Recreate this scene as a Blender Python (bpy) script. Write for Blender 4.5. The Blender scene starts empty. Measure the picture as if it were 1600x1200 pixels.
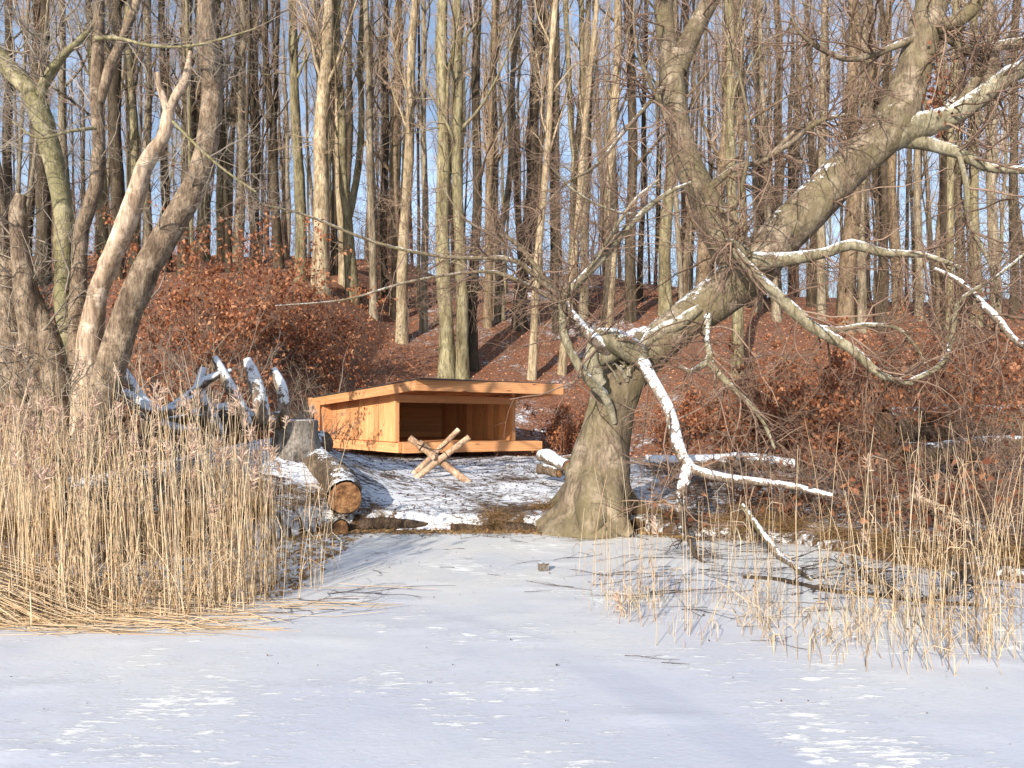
import bpy, math, random
import numpy as np
from mathutils import Vector, Matrix

rng = np.random.default_rng(7)
random.seed(7)
S = bpy.context.scene
C = S.collection

# ------------------------------------------------------------------ camera, world, sun, exposure
F_PX = 1155.0; EYE = 1.6; HOR = 640.0
cam = bpy.data.cameras.new('camera'); cam_o = bpy.data.objects.new('camera', cam); C.objects.link(cam_o)
cam.sensor_width = 36.0; cam.lens = 36.0*F_PX/1600.0
cam_o.location = (0, 0, EYE); cam_o.rotation_euler = (math.pi/2, 0, 0)
cam.shift_y = (HOR-600.0)/1600.0
cam.clip_end = 2000; cam.clip_start = 0.05
S.camera = cam_o

SUN_EL = math.radians(22); SUN_AZ = math.radians(23)        # light travels forward and SUN_AZ to the right
trav = Vector((math.sin(SUN_AZ)*math.cos(SUN_EL), math.cos(SUN_AZ)*math.cos(SUN_EL), -math.sin(SUN_EL)))
W = bpy.data.worlds.new('World'); S.world = W; W.use_nodes = True
nt = W.node_tree; nt.nodes.clear()
wo = nt.nodes.new('ShaderNodeOutputWorld'); bg = nt.nodes.new('ShaderNodeBackground'); sk = nt.nodes.new('ShaderNodeTexSky')
sk.sky_type = 'NISHITA'; sk.sun_disc = False; sk.sun_elevation = SUN_EL
sk.sun_rotation = math.radians(180) + SUN_AZ
sk.air_density = 1.0; sk.dust_density = 0.9; sk.ozone_density = 1.2
bg.inputs['Strength'].default_value = 0.115
tc = nt.nodes.new('ShaderNodeTexCoord'); mp_ = nt.nodes.new('ShaderNodeMapping'); mp_.inputs['Scale'].default_value = (1, 1, 3.2); nt.links.new(tc.outputs['Generated'], mp_.inputs['Vector'])
cn = nt.nodes.new('ShaderNodeTexNoise'); cn.inputs['Scale'].default_value = 3.2; cn.inputs['Detail'].default_value = 7; cn.inputs['Roughness'].default_value = .6; nt.links.new(mp_.outputs[0], cn.inputs['Vector'])
cr = nt.nodes.new('ShaderNodeValToRGB'); cr.color_ramp.elements[0].position = .42; cr.color_ramp.elements[1].position = .70; cr.color_ramp.elements[0].color = (.12, .12, .12, 1); cr.color_ramp.elements[1].color = (.45, .45, .45, 1); nt.links.new(cn.outputs['Fac'], cr.inputs[0])
cm_ = nt.nodes.new('ShaderNodeMix'); cm_.data_type = 'RGBA'; cm_.inputs[7].default_value = (7.0, 8.8, 12.0, 1); nt.links.new(cr.outputs[0], cm_.inputs[0]); nt.links.new(sk.outputs[0], cm_.inputs[6])
nt.links.new(cm_.outputs[2], bg.inputs[0]); nt.links.new(bg.outputs[0], wo.inputs[0])
sl = bpy.data.lights.new('sun', 'SUN'); sl.energy = 5.0; sl.angle = math.radians(0.5); sl.color = (1.0, 0.92, 0.80)
so = bpy.data.objects.new('sun', sl); C.objects.link(so); so.rotation_euler = trav.to_track_quat('-Z', 'Y').to_euler()
so.location = (-20, -20, 30)
S.view_settings.view_transform = 'Standard'; S.view_settings.look = 'None'
S.view_settings.exposure = 0.58; S.view_settings.gamma = 1.0; S.view_settings.use_curve_mapping = False
S.render.engine = 'CYCLES'
S.cycles.max_bounces = 5; S.cycles.diffuse_bounces = 3; S.cycles.transparent_max_bounces = 4

# ------------------------------------------------------------------ numpy helpers
def _h(ix, iy, iz):
    n = (ix*374761393 + iy*668265263 + iz*2147483647 + 1274126177) & 0xffffffff
    n = ((n ^ (n >> 13))*1103515245) & 0xffffffff
    n = ((n ^ (n >> 15))*2654435761) & 0xffffffff
    n = n ^ (n >> 16)
    return n/4294967295.0
def vnoise(p):
    """smooth value noise in -1..1 at points p[...,3]"""
    p = np.asarray(p, float); f = np.floor(p); i = f.astype(np.int64) + 10000; t = p-f; t = t*t*(3-2*t)
    r = 0
    for a in (0, 1):
        wx = t[..., 0] if a else 1-t[..., 0]
        for b in (0, 1):
            wy = t[..., 1] if b else 1-t[..., 1]
            for c in (0, 1):
                wz = t[..., 2] if c else 1-t[..., 2]
                r = r + wx*wy*wz*_h(i[..., 0]+a, i[..., 1]+b, i[..., 2]+c)
    return r*2-1
def fbm2(x, y, s, oct=3, seed=0):
    r = 0; a = 1.0; tot = 0
    for k in range(oct):
        r = r + a*vnoise(np.stack([x*s+17.3*k, y*s-9.1*k, np.full_like(x*1.0, seed+k*3.7)], -1)); tot += a; a *= .5; s *= 2.1
    return r/tot
def norm(v): return v/np.maximum(np.linalg.norm(v, axis=-1, keepdims=True), 1e-9)
def P(px, py, d): return np.array([(px-800)/F_PX*d, d, EYE-(py-HOR)/F_PX*d])

class MB:
    """collects geometry, builds one mesh"""
    def __init__(s): s.v = []; s.f = []; s.ft = []; s.r = []; s.m = []; s.n = 0
    def add(s, v, f, rnd=None, mi=0):
        v = np.asarray(v, float).reshape(-1, 3); f = np.asarray(f, np.int64)
        s.v.append(v); s.f.append(f + s.n); s.n += len(v)
        s.r.append(np.full(len(v), .5) if rnd is None else np.broadcast_to(rnd, (len(v),)).astype(float)); s.m.append(np.full(len(f), mi))
        return s
    def tubes(s, Pn, R, sides=3, rough=0.0, rfreq=2.0, mi=0, cap=False, flat=None):
        """Pn (N,K,3), R (N,K)"""
        Pn = np.asarray(Pn, float); R = np.asarray(R, float); N, K, _ = Pn.shape
        T = norm(np.gradient(Pn, axis=1)); ref = np.where((np.abs(T[:, :1, 2:3]) > .8), np.array([[[1., .3, 0]]]), np.array([[[0, 0, 1.]]]))
        ref = np.broadcast_to(ref, T.shape).copy()
        U = norm(np.cross(T, ref)); 
        for k in range(1, K):       # carry the frame along
            u = U[:, k-1] - T[:, k]*np.sum(U[:, k-1]*T[:, k], -1, keepdims=True); U[:, k] = norm(u)
        V = np.cross(T, U)
        a = np.arange(sides)*2*math.pi/sides
        ca, sa = np.cos(a), np.sin(a)
        rr = np.broadcast_to(R[:, :, None], (N, K, sides)).copy()
        if rough:
            d0 = U[:, :, None, :]*ca[None, None, :, None] + V[:, :, None, :]*sa[None, None, :, None]
            q = Pn[:, :, None, :] + d0*rr[..., None]
            rr = rr*(1 + rough*(vnoise(q*rfreq) + .6*vnoise(q*rfreq*2.7+5)))
        if flat is not None: sa = sa*flat
        v = Pn[:, :, None, :] + (U[:, :, None, :]*ca[None, None, :, None] + V[:, :, None, :]*sa[None, None, :, None])*rr[..., None]
        base = (np.arange(N)*K*sides)[:, None, None]; k = np.arange(K-1)[None, :, None]*sides; j = np.arange(sides)[None, None, :]; j2 = (j+1) % sides
        f = np.stack([base+k+j, base+k+j2, base+k+sides+j2, base+k+sides+j], -1).reshape(-1, 4)
        rnd = np.repeat(rng.random(N), K*sides)
        s.add(v, f, rnd, mi)
        if cap:
            for n in range(N):
                for kk, order in ((K-1, 1), (0, -1)):
                    c = Pn[n, kk]; o = s.n
                    ring = v[n, kk]
                    vv = np.vstack([ring, c[None]]); ff = [[i, (i+1) % sides, sides, sides] if order > 0 else [(i+1) % sides, i, sides, sides] for i in range(sides)]
                    s.add(vv, np.array(ff), .5, mi)
        return s
    def leaves(s, pos, direction, size, width=.6, mi=0):
        N = len(pos); d = norm(direction); r = norm(rng.normal(size=(N, 3))); side = norm(np.cross(d, r)); up = np.cross(side, d)
        L = np.asarray(size)[:, None]; w = L*width*.5*rng.uniform(.7, 1.15, (N, 1)); curl = rng.uniform(-.25, .45, (N, 1))
        b = pos; m = pos + d*L*.45 + up*L*.10*np.sign(curl); t = pos + d*L + up*L*curl*-.4
        l = pos + d*L*.42 + side*w + up*L*curl*.5; q = pos + d*L*.42 - side*w + up*L*curl*.5
        v = np.stack([b, l, t, q, m], 1); o = np.arange(N)[:, None]*5
        f = np.concatenate([o+np.array([0, 1, 4, 4]), o+np.array([1, 2, 4, 4]), o+np.array([4, 2, 3, 3]), o+np.array([0, 4, 3, 3])], 0)
        s.add(v, f, np.repeat(rng.random(N), 5), mi); return s
    def mesh(s, name, mats, smooth=True):
        v = np.concatenate(s.v); f = np.concatenate(s.f); mi = np.concatenate(s.m)
        tri = f[:, 2] == f[:, 3]
        me = bpy.data.meshes.new(name)
        cnt = np.where(tri, 3, 4); flat = f.ravel(); keep = np.ones(len(flat), bool); keep[3::4] = ~tri
        loops = flat[keep]; start = np.concatenate([[0], np.cumsum(cnt)[:-1]])
        me.vertices.add(len(v)); me.vertices.foreach_set('co', v.astype(np.float32).ravel())
        me.loops.add(len(loops)); me.loops.foreach_set('vertex_index', loops.astype(np.int32))
        me.polygons.add(len(f)); me.polygons.foreach_set('loop_start', start.astype(np.int32)); me.polygons.foreach_set('loop_total', cnt.astype(np.int32))
        me.polygons.foreach_set('material_index', mi.astype(np.int32))
        me.polygons.foreach_set('use_smooth', np.full(len(f), smooth))
        me.update(calc_edges=True)
        at = me.attributes.new('rnd', 'FLOAT', 'POINT'); at.data.foreach_set('value', np.concatenate(s.r).astype(np.float32))
        for m in (mats if isinstance(mats, (list, tuple)) else [mats]): me.materials.append(m)
        return me
    def build(s, name, mats, parent=None, smooth=True, loc=None):
        if loc is not None:
            for k in range(len(s.v)): s.v[k] = s.v[k] - np.asarray(loc)
        elif parent is not None:
            pl = np.array(parent.get('_o', (0, 0, 0)))
            for k in range(len(s.v)): s.v[k] = s.v[k] - pl
        o = bpy.data.objects.new(name, s.mesh(name, mats, smooth)); C.objects.link(o)
        if parent is not None: o.parent = parent
        if loc is not None: o.location = loc
        return o

def tag(o, label=None, cat=None, group=None, kind=None):
    if label: o['label'] = label
    if cat: o['category'] = cat
    if group: o['group'] = group
    if kind: o['kind'] = kind
    return o
def empty(name, loc, label, cat, group=None):
    o = bpy.data.objects.new(name, None); C.objects.link(o); o.location = tuple(loc); o['_o'] = [float(a) for a in loc]
    o.empty_display_size = .2
    return tag(o, label, cat, group)

def spline(pts, K):
    """Catmull-Rom through rows of any width -> K rows"""
    p = np.asarray(pts, float); n = len(p)
    if n == 2: t = np.linspace(0, 1, K)[:, None]; return p[0]*(1-t)+p[1]*t
    q = np.vstack([2*p[0]-p[1], p, 2*p[-1]-p[-2]])
    seg = np.linalg.norm(np.diff(p[:, :3], axis=0), axis=1); cum = np.concatenate([[0], np.cumsum(seg)])
    out = []
    for s_ in np.linspace(0, cum[-1], K):
        i = min(np.searchsorted(cum, s_, 'right')-1, n-2); t = (s_-cum[i])/max(seg[i], 1e-9)
        a, b, c, d = q[i], q[i+1], q[i+2], q[i+3]
        out.append(.5*((2*b) + (-a+c)*t + (2*a-5*b+4*c-d)*t*t + (-a+3*b-3*c+d)*t**3))
    return np.array(out)
def limb(pts, K=16):
    """pts rows (px, py, depth, width px) -> world (K,3), radius (K,)"""
    rows = [np.append(P(a, b, d), w*.5*d/F_PX) for a, b, d, w in pts]
    r = spline(rows, K); return r[:, :3], np.maximum(r[:, 3], .002)

def grow(Pp, Rp, n, t0, t1, ang, length, K=5, r0=.5, tip=.25, trop=0.0, wig=.15, rmax=1.0, rmin=.003, lshort=.4):
    """children (M,K,3),(M,K) off parents"""
    N, Kp, _ = Pp.shape; idx = np.repeat(np.arange(N), n); M = len(idx)
    t = rng.uniform(t0, t1, M); ft = t*(Kp-1); i = np.minimum(ft.astype(int), Kp-2); w = (ft-i)[:, None]
    o = Pp[idx, i]*(1-w)+Pp[idx, i+1]*w; rad = Rp[idx, i]*(1-w[:, 0])+Rp[idx, i+1]*w[:, 0]
    T = norm(Pp[idx, i+1]-Pp[idx, i]); q = norm(np.cross(T, rng.normal(size=(M, 3))))
    a = np.radians(rng.uniform(ang[0], ang[1], M))[:, None]
    D = T*np.cos(a)+q*np.sin(a)
    L = rng.uniform(length[0], length[1], M)*(1-lshort*t)
    pts = [o]; step = (L/(K-1))[:, None]
    for k in range(K-1):
        D = norm(D + wig*rng.normal(size=(M, 3)) + np.array([0, 0, trop])); pts.append(pts[-1]+D*step)
    Q = np.stack(pts, 1); R0 = np.clip(rad*r0, rmin, rmax)
    R = R0[:, None]*np.linspace(1, tip, K)[None, :]
    return Q, R

# ------------------------------------------------------------------ materials
def mat(name):
    m = bpy.data.materials.new(name); m.use_nodes = True; t = m.node_tree; b = t.nodes['Principled BSDF']
    b.inputs['Roughness'].default_value = .85
    try: b.inputs['Specular IOR Level'].default_value = .25
    except Exception: pass
    return m, t, b
def nd(t, typ, **kw):
    n = t.nodes.new(typ)
    for k, v in kw.items():
        if k in n.inputs.keys() if hasattr(n.inputs, 'keys') else False: n.inputs[k].default_value = v
        else: setattr(n, k, v)
    return n
def noise(t, vec, scale, detail=4, rough=.6):
    n = t.nodes.new('ShaderNodeTexNoise'); n.inputs['Scale'].default_value = scale; n.inputs['Detail'].default_value = detail; n.inputs['Roughness'].default_value = rough
    if vec is not None: t.links.new(vec, n.inputs['Vector'])
    return n.outputs['Fac']
def ramp(t, fac, stops):
    n = t.nodes.new('ShaderNodeValToRGB'); e = n.color_ramp.elements
    while len(e) < len(stops): e.new(.5)
    for k, (p, c) in enumerate(stops):
        e[k].position = p; e[k].color = (*c, 1) if not isinstance(c, (int, float)) else (c, c, c, 1)
    t.links.new(fac, n.inputs[0]); return n.outputs[0]
def math_(t, op, a, b=None, clamp=False):
    n = t.nodes.new('ShaderNodeMath'); n.operation = op; n.use_clamp = clamp
    for k, x in enumerate((a, b)):
        if x is None: continue
        if isinstance(x, (int, float)): n.inputs[k].default_value = x
        else: t.links.new(x, n.inputs[k])
    return n.outputs[0]
def mix(t, fac, a, b, mode='MIX'):
    n = t.nodes.new('ShaderNodeMix'); n.data_type = 'RGBA'; n.blend_type = mode
    for k, x in ((0, fac), (6, a), (7, b)):
        if isinstance(x, (int, float)): n.inputs[k].default_value = x
        elif isinstance(x, tuple): n.inputs[k].default_value = (*x, 1)
        else: t.links.new(x, n.inputs[k])
    return n.outputs[2]
def mapping(t, vec, scale, loc=None):
    n = t.nodes.new('ShaderNodeMapping'); n.inputs['Scale'].default_value = scale; t.links.new(vec, n.inputs['Vector']); 
    if loc is not None: t.links.new(loc, n.inputs['Location'])
    return n.outputs[0]
def bump(t, b, h, strength=.5, dist=.02):
    n = t.nodes.new('ShaderNodeBump'); n.inputs['Strength'].default_value = strength; n.inputs['Distance'].default_value = dist
    t.links.new(h, n.inputs['Height']); t.links.new(n.outputs[0], b.inputs['Normal'])
def objcoord(t): return t.nodes.new('ShaderNodeTexCoord').outputs['Object']
def geopos(t): return t.nodes.new('ShaderNodeNewGeometry').outputs['Position']
def upness(t):
    g = t.nodes.new('ShaderNodeNewGeometry'); s_ = t.nodes.new('ShaderNodeSeparateXYZ'); t.links.new(g.outputs['Normal'], s_.inputs[0]); return s_.outputs[2]
def attr(t, n):
    a = t.nodes.new('ShaderNodeAttribute'); a.attribute_name = n; return a.outputs['Fac']
SNOW = (.74, .76, .80)

def bark(name, dark, mid, light, stretch=.25, scale=6, snow=None, objcol=False, bstr=.6, moss=None, dist=.02):
    m, t, b = mat(name); oc = geopos(t) if not objcol else objcoord(t)
    v = mapping(t, oc, (1, 1, stretch))
    n1 = noise(t, v, scale, 6, .65); n2 = noise(t, oc, scale*.25, 3); n3 = noise(t, v, scale*5, 4, .7)
    col = ramp(t, n1, [(.3, dark), (.5, mid), (.68, light)])
    col = mix(t, math_(t, 'MULTIPLY', ramp(t, n3, [(.40, 1.), (.56, 0.)]), .6), col, tuple(c*.4 for c in dark))
    n4 = noise(t, oc, scale*.6, 5, .7); col = mix(t, math_(t, 'MULTIPLY', ramp(t, n4, [(.52, 0.), (.64, 1.)]), .55), col, tuple(min(1, c*1.35+.02) for c in light))
    if moss: col = mix(t, math_(t, 'MULTIPLY', ramp(t, n2, [(.42, 0.), (.62, 1.)]), .8), col, moss)
    if objcol:
        oi = t.nodes.new('ShaderNodeObjectInfo'); col = mix(t, 1.0, col, oi.outputs['Color'], 'MULTIPLY')
    if snow is not None:
        lo, hi = snow; s_ = math_(t, 'ADD', upness(t), math_(t, 'MULTIPLY', math_(t, 'SUBTRACT', noise(t, oc, 9, 4), .5), 1.7))
        s2 = math_(t, 'ADD', s_, math_(t, 'MULTIPLY', math_(t, 'SUBTRACT', noise(t, oc, 1.3, 2), .5), 1.2))
        s2 = math_(t, 'ADD', s2, math_(t, 'MULTIPLY', math_(t, 'SUBTRACT', noise(t, oc, 34, 4, .7), .5), 1.6))
        col = mix(t, ramp(t, s2, [(lo, 0.), (hi, 1.)]), col, SNOW)
    t.links.new(col, b.inputs['Base Color']); h = math_(t, 'ADD', n1, math_(t, 'MULTIPLY', n3, .5)); bump(t, b, h, bstr, dist)
    return m
M_beech = bark('beech_bark', (.075, .056, .038), (.185, .14, .095), (.32, .26, .19), scale=7, snow=(.80, .95), moss=(.15, .125, .065), bstr=.9, dist=.03)
M_beech_bare = bark('beech_base_bark', (.075, .056, .038), (.185, .14, .095), (.30, .24, .175), scale=5, snow=None, moss=(.15, .125, .065), bstr=.9, dist=.03)
M_beech_snow = bark('snowy_beech_bark', (.12, .10, .06), (.22, .19, .12), (.32, .29, .21), scale=6, snow=(.5, .8))
M_snowlimb = bark('snow_caked_bark', (.10, .07, .05), (.20, .15, .11), (.30, .25, .2), scale=7, snow=(-.02, .22))
M_alder = bark('pale_shore_bark', (.08, .052, .035), (.21, .15, .10), (.34, .26, .18), scale=9, stretch=.3, bstr=1, dist=.04)
M_alder_g = bark('lichen_shore_bark', (.10, .085, .04), (.23, .20, .10), (.36, .31, .20), scale=7, stretch=.35, bstr=.9, moss=(.19, .17, .09), dist=.03)
M_dead = bark('barkless_wood', (.20, .13, .08), (.44, .33, .235), (.60, .50, .39), scale=6, stretch=.2, bstr=.8)
M_log = bark('log_bark', (.05, .035, .025), (.12, .085, .055), (.22, .16, .11), scale=8, snow=(.98, 1.12), bstr=1)
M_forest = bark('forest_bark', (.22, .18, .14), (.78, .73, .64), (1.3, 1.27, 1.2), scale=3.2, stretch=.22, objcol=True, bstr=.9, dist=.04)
M_stump = bark('stump_bark', (.08, .065, .05), (.19, .165, .14), (.28, .25, .22), scale=9)
M_mud = bark('muddy_bark', (.03, .02, .015), (.085, .055, .035), (.15, .10, .065), scale=12, bstr=1, dist=.05)
M_pole = bark('peeled_pole_wood', (.24, .13, .08), (.45, .29, .18), (.60, .44, .31), scale=6, stretch=.5)

def twigmat(name, a, c, objcol=False):
    m, t, b = mat(name); col = ramp(t, attr(t, 'rnd'), [(0, a), (1, c)])
    if objcol:
        oi = t.nodes.new('ShaderNodeObjectInfo'); col = mix(t, .4, col, mix(t, 1.0, col, oi.outputs['Color'], 'MULTIPLY'))
    t.links.new(col, b.inputs['Base Color']); return m
M_twig = twigmat('twig_bark', (.10, .06, .042), (.27, .185, .135))
M_twig_grey = twigmat('grey_twig_bark', (.16, .13, .10), (.36, .30, .24))
M_twig_red = twigmat('reddish_twig_bark', (.14, .06, .04), (.27, .15, .10))
M_twig_dark = twigmat('dark_twig_bark', (.04, .03, .022), (.10, .07, .05))

def leafmat(name, cols, trans=.35):
    m, t, b = mat(name); n = len(cols)
    col = ramp(t, attr(t, 'rnd'), [(k/(n-1), c) for k, c in enumerate(cols)])
    tr = t.nodes.new('ShaderNodeBsdfTranslucent'); ms = t.nodes.new('ShaderNodeMixShader'); ms.inputs[0].default_value = trans
    t.links.new(col, b.inputs['Base Color']); t.links.new(col, tr.inputs[0])
    out = t.nodes['Material Output']; t.links.new(b.outputs[0], ms.inputs[1]); t.links.new(tr.outputs[0], ms.inputs[2]); t.links.new(ms.outputs[0], out.inputs[0])
    return m
M_leaf = leafmat('dry_beech_leaf', [(.07, .025, .015), (.17, .06, .032), (.30, .12, .062), (.46, .23, .13)])
M_leaf_b = leafmat('bright_beech_leaf', [(.11, .035, .018), (.28, .095, .042), (.42, .17, .08), (.55, .28, .15)])
M_litter = leafmat('fallen_leaf', [(.12, .045, .025), (.30, .115, .055), (.46, .20, .10), (.54, .32, .20)], .1)
M_reed = leafmat('dry_reed', [(.30, .19, .11), (.62, .43, .24), (.76, .58, .37), (.80, .66, .46), (.50, .38, .27)], .25)
M_plume = leafmat('reed_plume', [(.42, .28, .21), (.60, .44, .34), (.72, .56, .45)], .35)
M_grass = leafmat('dead_grass', [(.16, .09, .04), (.30, .18, .08), (.42, .28, .14)], .25)
M_debris = leafmat('dark_debris', [(.03, .022, .015), (.07, .045, .03), (.14, .08, .045)], .0)

def woodmat(name, dark, mid, light, rough=.7):
    m, t, b = mat(name); oi = t.nodes.new('ShaderNodeObjectInfo'); rnd = math_(t, 'MULTIPLY', oi.outputs['Random'], 40.)
    cx = t.nodes.new('ShaderNodeCombineXYZ'); t.links.new(rnd, cx.inputs[0]); t.links.new(rnd, cx.inputs[1])
    g = t.nodes.new('ShaderNodeNewGeometry'); oc = objcoord(t)
    v = mapping(t, oc, (1.6, 7, 7), cx.outputs[0]); n1 = noise(t, v, 1.6, 5, .6)
    v2 = mapping(t, oc, (2.5, 40, 40), cx.outputs[0]); n2 = noise(t, v2, 1.0, 3, .6)
    col = ramp(t, n1, [(.3, dark), (.5, mid), (.7, light)])
    col = mix(t, math_(t, 'MULTIPLY', n2, .35), col, tuple(c*.55 for c in dark))
    hs = t.nodes.new('ShaderNodeHueSaturation'); t.links.new(col, hs.inputs['Color']); t.links.new(math_(t, 'ADD', math_(t, 'MULTIPLY', oi.outputs['Random'], .46), .74), hs.inputs['Value'])
    kn = t.nodes.new('ShaderNodeTexVoronoi'); kn.inputs['Scale'].default_value = 1.0; t.links.new(mapping(t, oc, (5, 2.0, 2.0), cx.outputs[0]), kn.inputs['Vector'])
    c2 = mix(t, ramp(t, kn.outputs['Distance'], [(.06, 1.), (.12, 0.)]), hs.outputs[0], (.12, .04, .015))
    t.links.new(c2, b.inputs['Base Color']); b.inputs['Roughness'].default_value = rough; bump(t, b, n2, .15, .004)
    return m
M_larch = woodmat('fresh_larch_wood', (.53, .225, .095), (.65, .315, .135), (.75, .43, .215))
M_roof = woodmat('roof_felt', (.03, .03, .03), (.05, .05, .05), (.07, .07, .07))

def endmat():
    m, t, b = mat('sawn_log_end'); oc = objcoord(t)
    n0 = noise(t, oc, 5, 3); ln = t.nodes.new('ShaderNodeVectorMath'); ln.operation = 'LENGTH'; t.links.new(oc, ln.inputs[0])
    r = math_(t, 'ADD', math_(t, 'MULTIPLY', ln.outputs['Value'], 160), math_(t, 'MULTIPLY', n0, 9)); s_ = math_(t, 'SINE', r)
    col = ramp(t, noise(t, oc, 9, 5, .7), [(.36, (.07, .032, .015)), (.5, (.27, .13, .055)), (.66, (.46, .26, .12))])
    col = mix(t, math_(t, 'MULTIPLY', math_(t, 'ADD', math_(t, 'MULTIPLY', s_, .5), .5), .3), col, (.13, .06, .03))
    wv = t.nodes.new('ShaderNodeTexVoronoi'); wv.feature = 'DISTANCE_TO_EDGE'; wv.inputs['Scale'].default_value = 7; t.links.new(oc, wv.inputs['Vector']); col = mix(t, math_(t, 'MULTIPLY', ramp(t, wv.outputs['Distance'], [(.0, 1.), (.035, 0.)]), .6), col, (.05, .025, .012))
    t.links.new(col, b.inputs['Base Color']); bump(t, b, noise(t, oc, 25, 4), .8, .02); return m
M_end = endmat()

def groundmat():
    m, t, b = mat('bank_and_litter'); p = geopos(t)
    n1 = noise(t, p, 1.4, 5); n2 = noise(t, p, 14, 5, .7); n3 = noise(t, mapping(t, p, (1, 2.2, 1)), 7, 6, .75)
    lit = ramp(t, n2, [(.30, (.035, .02, .013)), (.45, (.13, .055, .032)), (.58, (.25, .105, .055)), (.75, (.34, .19, .12))])
    lit = mix(t, ramp(t, n1, [(.42, 0.), (.62, .45)]), lit, ramp(t, n2, [(.3, (.06, .04, .03)), (.6, (.20, .13, .10)), (.75, (.32, .24, .19))]))
    earth = ramp(t, n2, [(.3, (.03, .022, .016)), (.6, (.11, .07, .04)), (.75, (.2, .14, .08))])
    col = mix(t, attr(t, 'earth'), lit, earth)
    s_ = math_(t, 'ADD', attr(t, 'snow'), math_(t, 'ADD', math_(t, 'MULTIPLY', math_(t, 'SUBTRACT', n3, .5), 1.5), math_(t, 'MULTIPLY', math_(t, 'SUBTRACT', n1, .5), .8)))
    sm = ramp(t, s_, [(.43, 0.), (.60, 1.)])
    col = mix(t, sm, col, mix(t, noise(t, p, 2.5, 3), (.68, .69, .74), (.80, .80, .81)))
    t.links.new(col, b.inputs['Base Color']); bump(t, b, math_(t, 'ADD', n2, math_(t, 'MULTIPLY', sm, .5)), .8, .04); b.inputs['Roughness'].default_value = .9
    return m
M_ground = groundmat()

def icemat():
    m, t, b = mat('snow_dusted_ice'); p = geopos(t)
    big = noise(t, p, .55, 4); sep = t.nodes.new('ShaderNodeSeparateXYZ'); t.links.new(p, sep.inputs[0])
    base = ramp(t, math_(t, 'ADD', big, math_(t, 'MULTIPLY', math_(t, 'SUBTRACT', sep.outputs[1], 6.0), .05)), [(.32, (.50, .515, .575)), (.5, (.56, .57, .595)), (.68, (.64, .63, .60))])  # bluer near, warmer far: sky reflection and shade painted into the ice tint
    fine = noise(t, mapping(t, p, (1.0, 1.6, 1)), 22, 5, .7); base = mix(t, math_(t, 'MULTIPLY', ramp(t, fine, [(.3, 1.), (.55, 0.)]), .12), base, (.36, .37, .42))
    # wind-blown crusts of snow, drawn out sideways
    v = mapping(t, p, (.75, 3.0, 1)); st = noise(t, v, 6.5, 8, .78); pat = noise(t, p, .9, 2)
    s_ = math_(t, 'ADD', st, math_(t, 'MULTIPLY', math_(t, 'SUBTRACT', pat, .5), .55))
    sm = ramp(t, s_, [(.555, 0.), (.64, 1.)])
    # swept sledge track
    dx, dy = 1.23-.545, 3.3-4.5; L = math.hypot(dx, dy); nx, ny = -dy/L, dx/L; c = nx*.545+ny*4.5
    dist = math_(t, 'ABSOLUTE', math_(t, 'SUBTRACT', math_(t, 'ADD', math_(t, 'MULTIPLY', sep.outputs[0], nx), math_(t, 'MULTIPLY', sep.outputs[1], ny)), c))
    dist = math_(t, 'ADD', dist, math_(t, 'MULTIPLY', math_(t, 'SUBTRACT', noise(t, p, 6, 4), .5), .12))
    tm = math_(t, 'MULTIPLY', ramp(t, dist, [(.12, 1.), (.20, 0.)]), ramp(t, math_(t, 'SUBTRACT', 5.0, sep.outputs[1]), [(0, 0.), (.5, 1.)]))
    sm = math_(t, 'MULTIPLY', sm, math_(t, 'SUBTRACT', 1.0, tm)); base = mix(t, math_(t, 'MULTIPLY', tm, .5), base, (.42, .44, .52))
    col = mix(t, sm, base, (.88, .88, .86)); t.links.new(col, b.inputs['Base Color'])
    b.inputs['Roughness'].default_value = .55
    bump(t, b, math_(t, 'ADD', math_(t, 'MULTIPLY', sm, 1.2), math_(t, 'ADD', math_(t, 'MULTIPLY', fine, .25), math_(t, 'MULTIPLY', big, 2.))), .5, .02)
    return m
M_ice = icemat()

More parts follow.
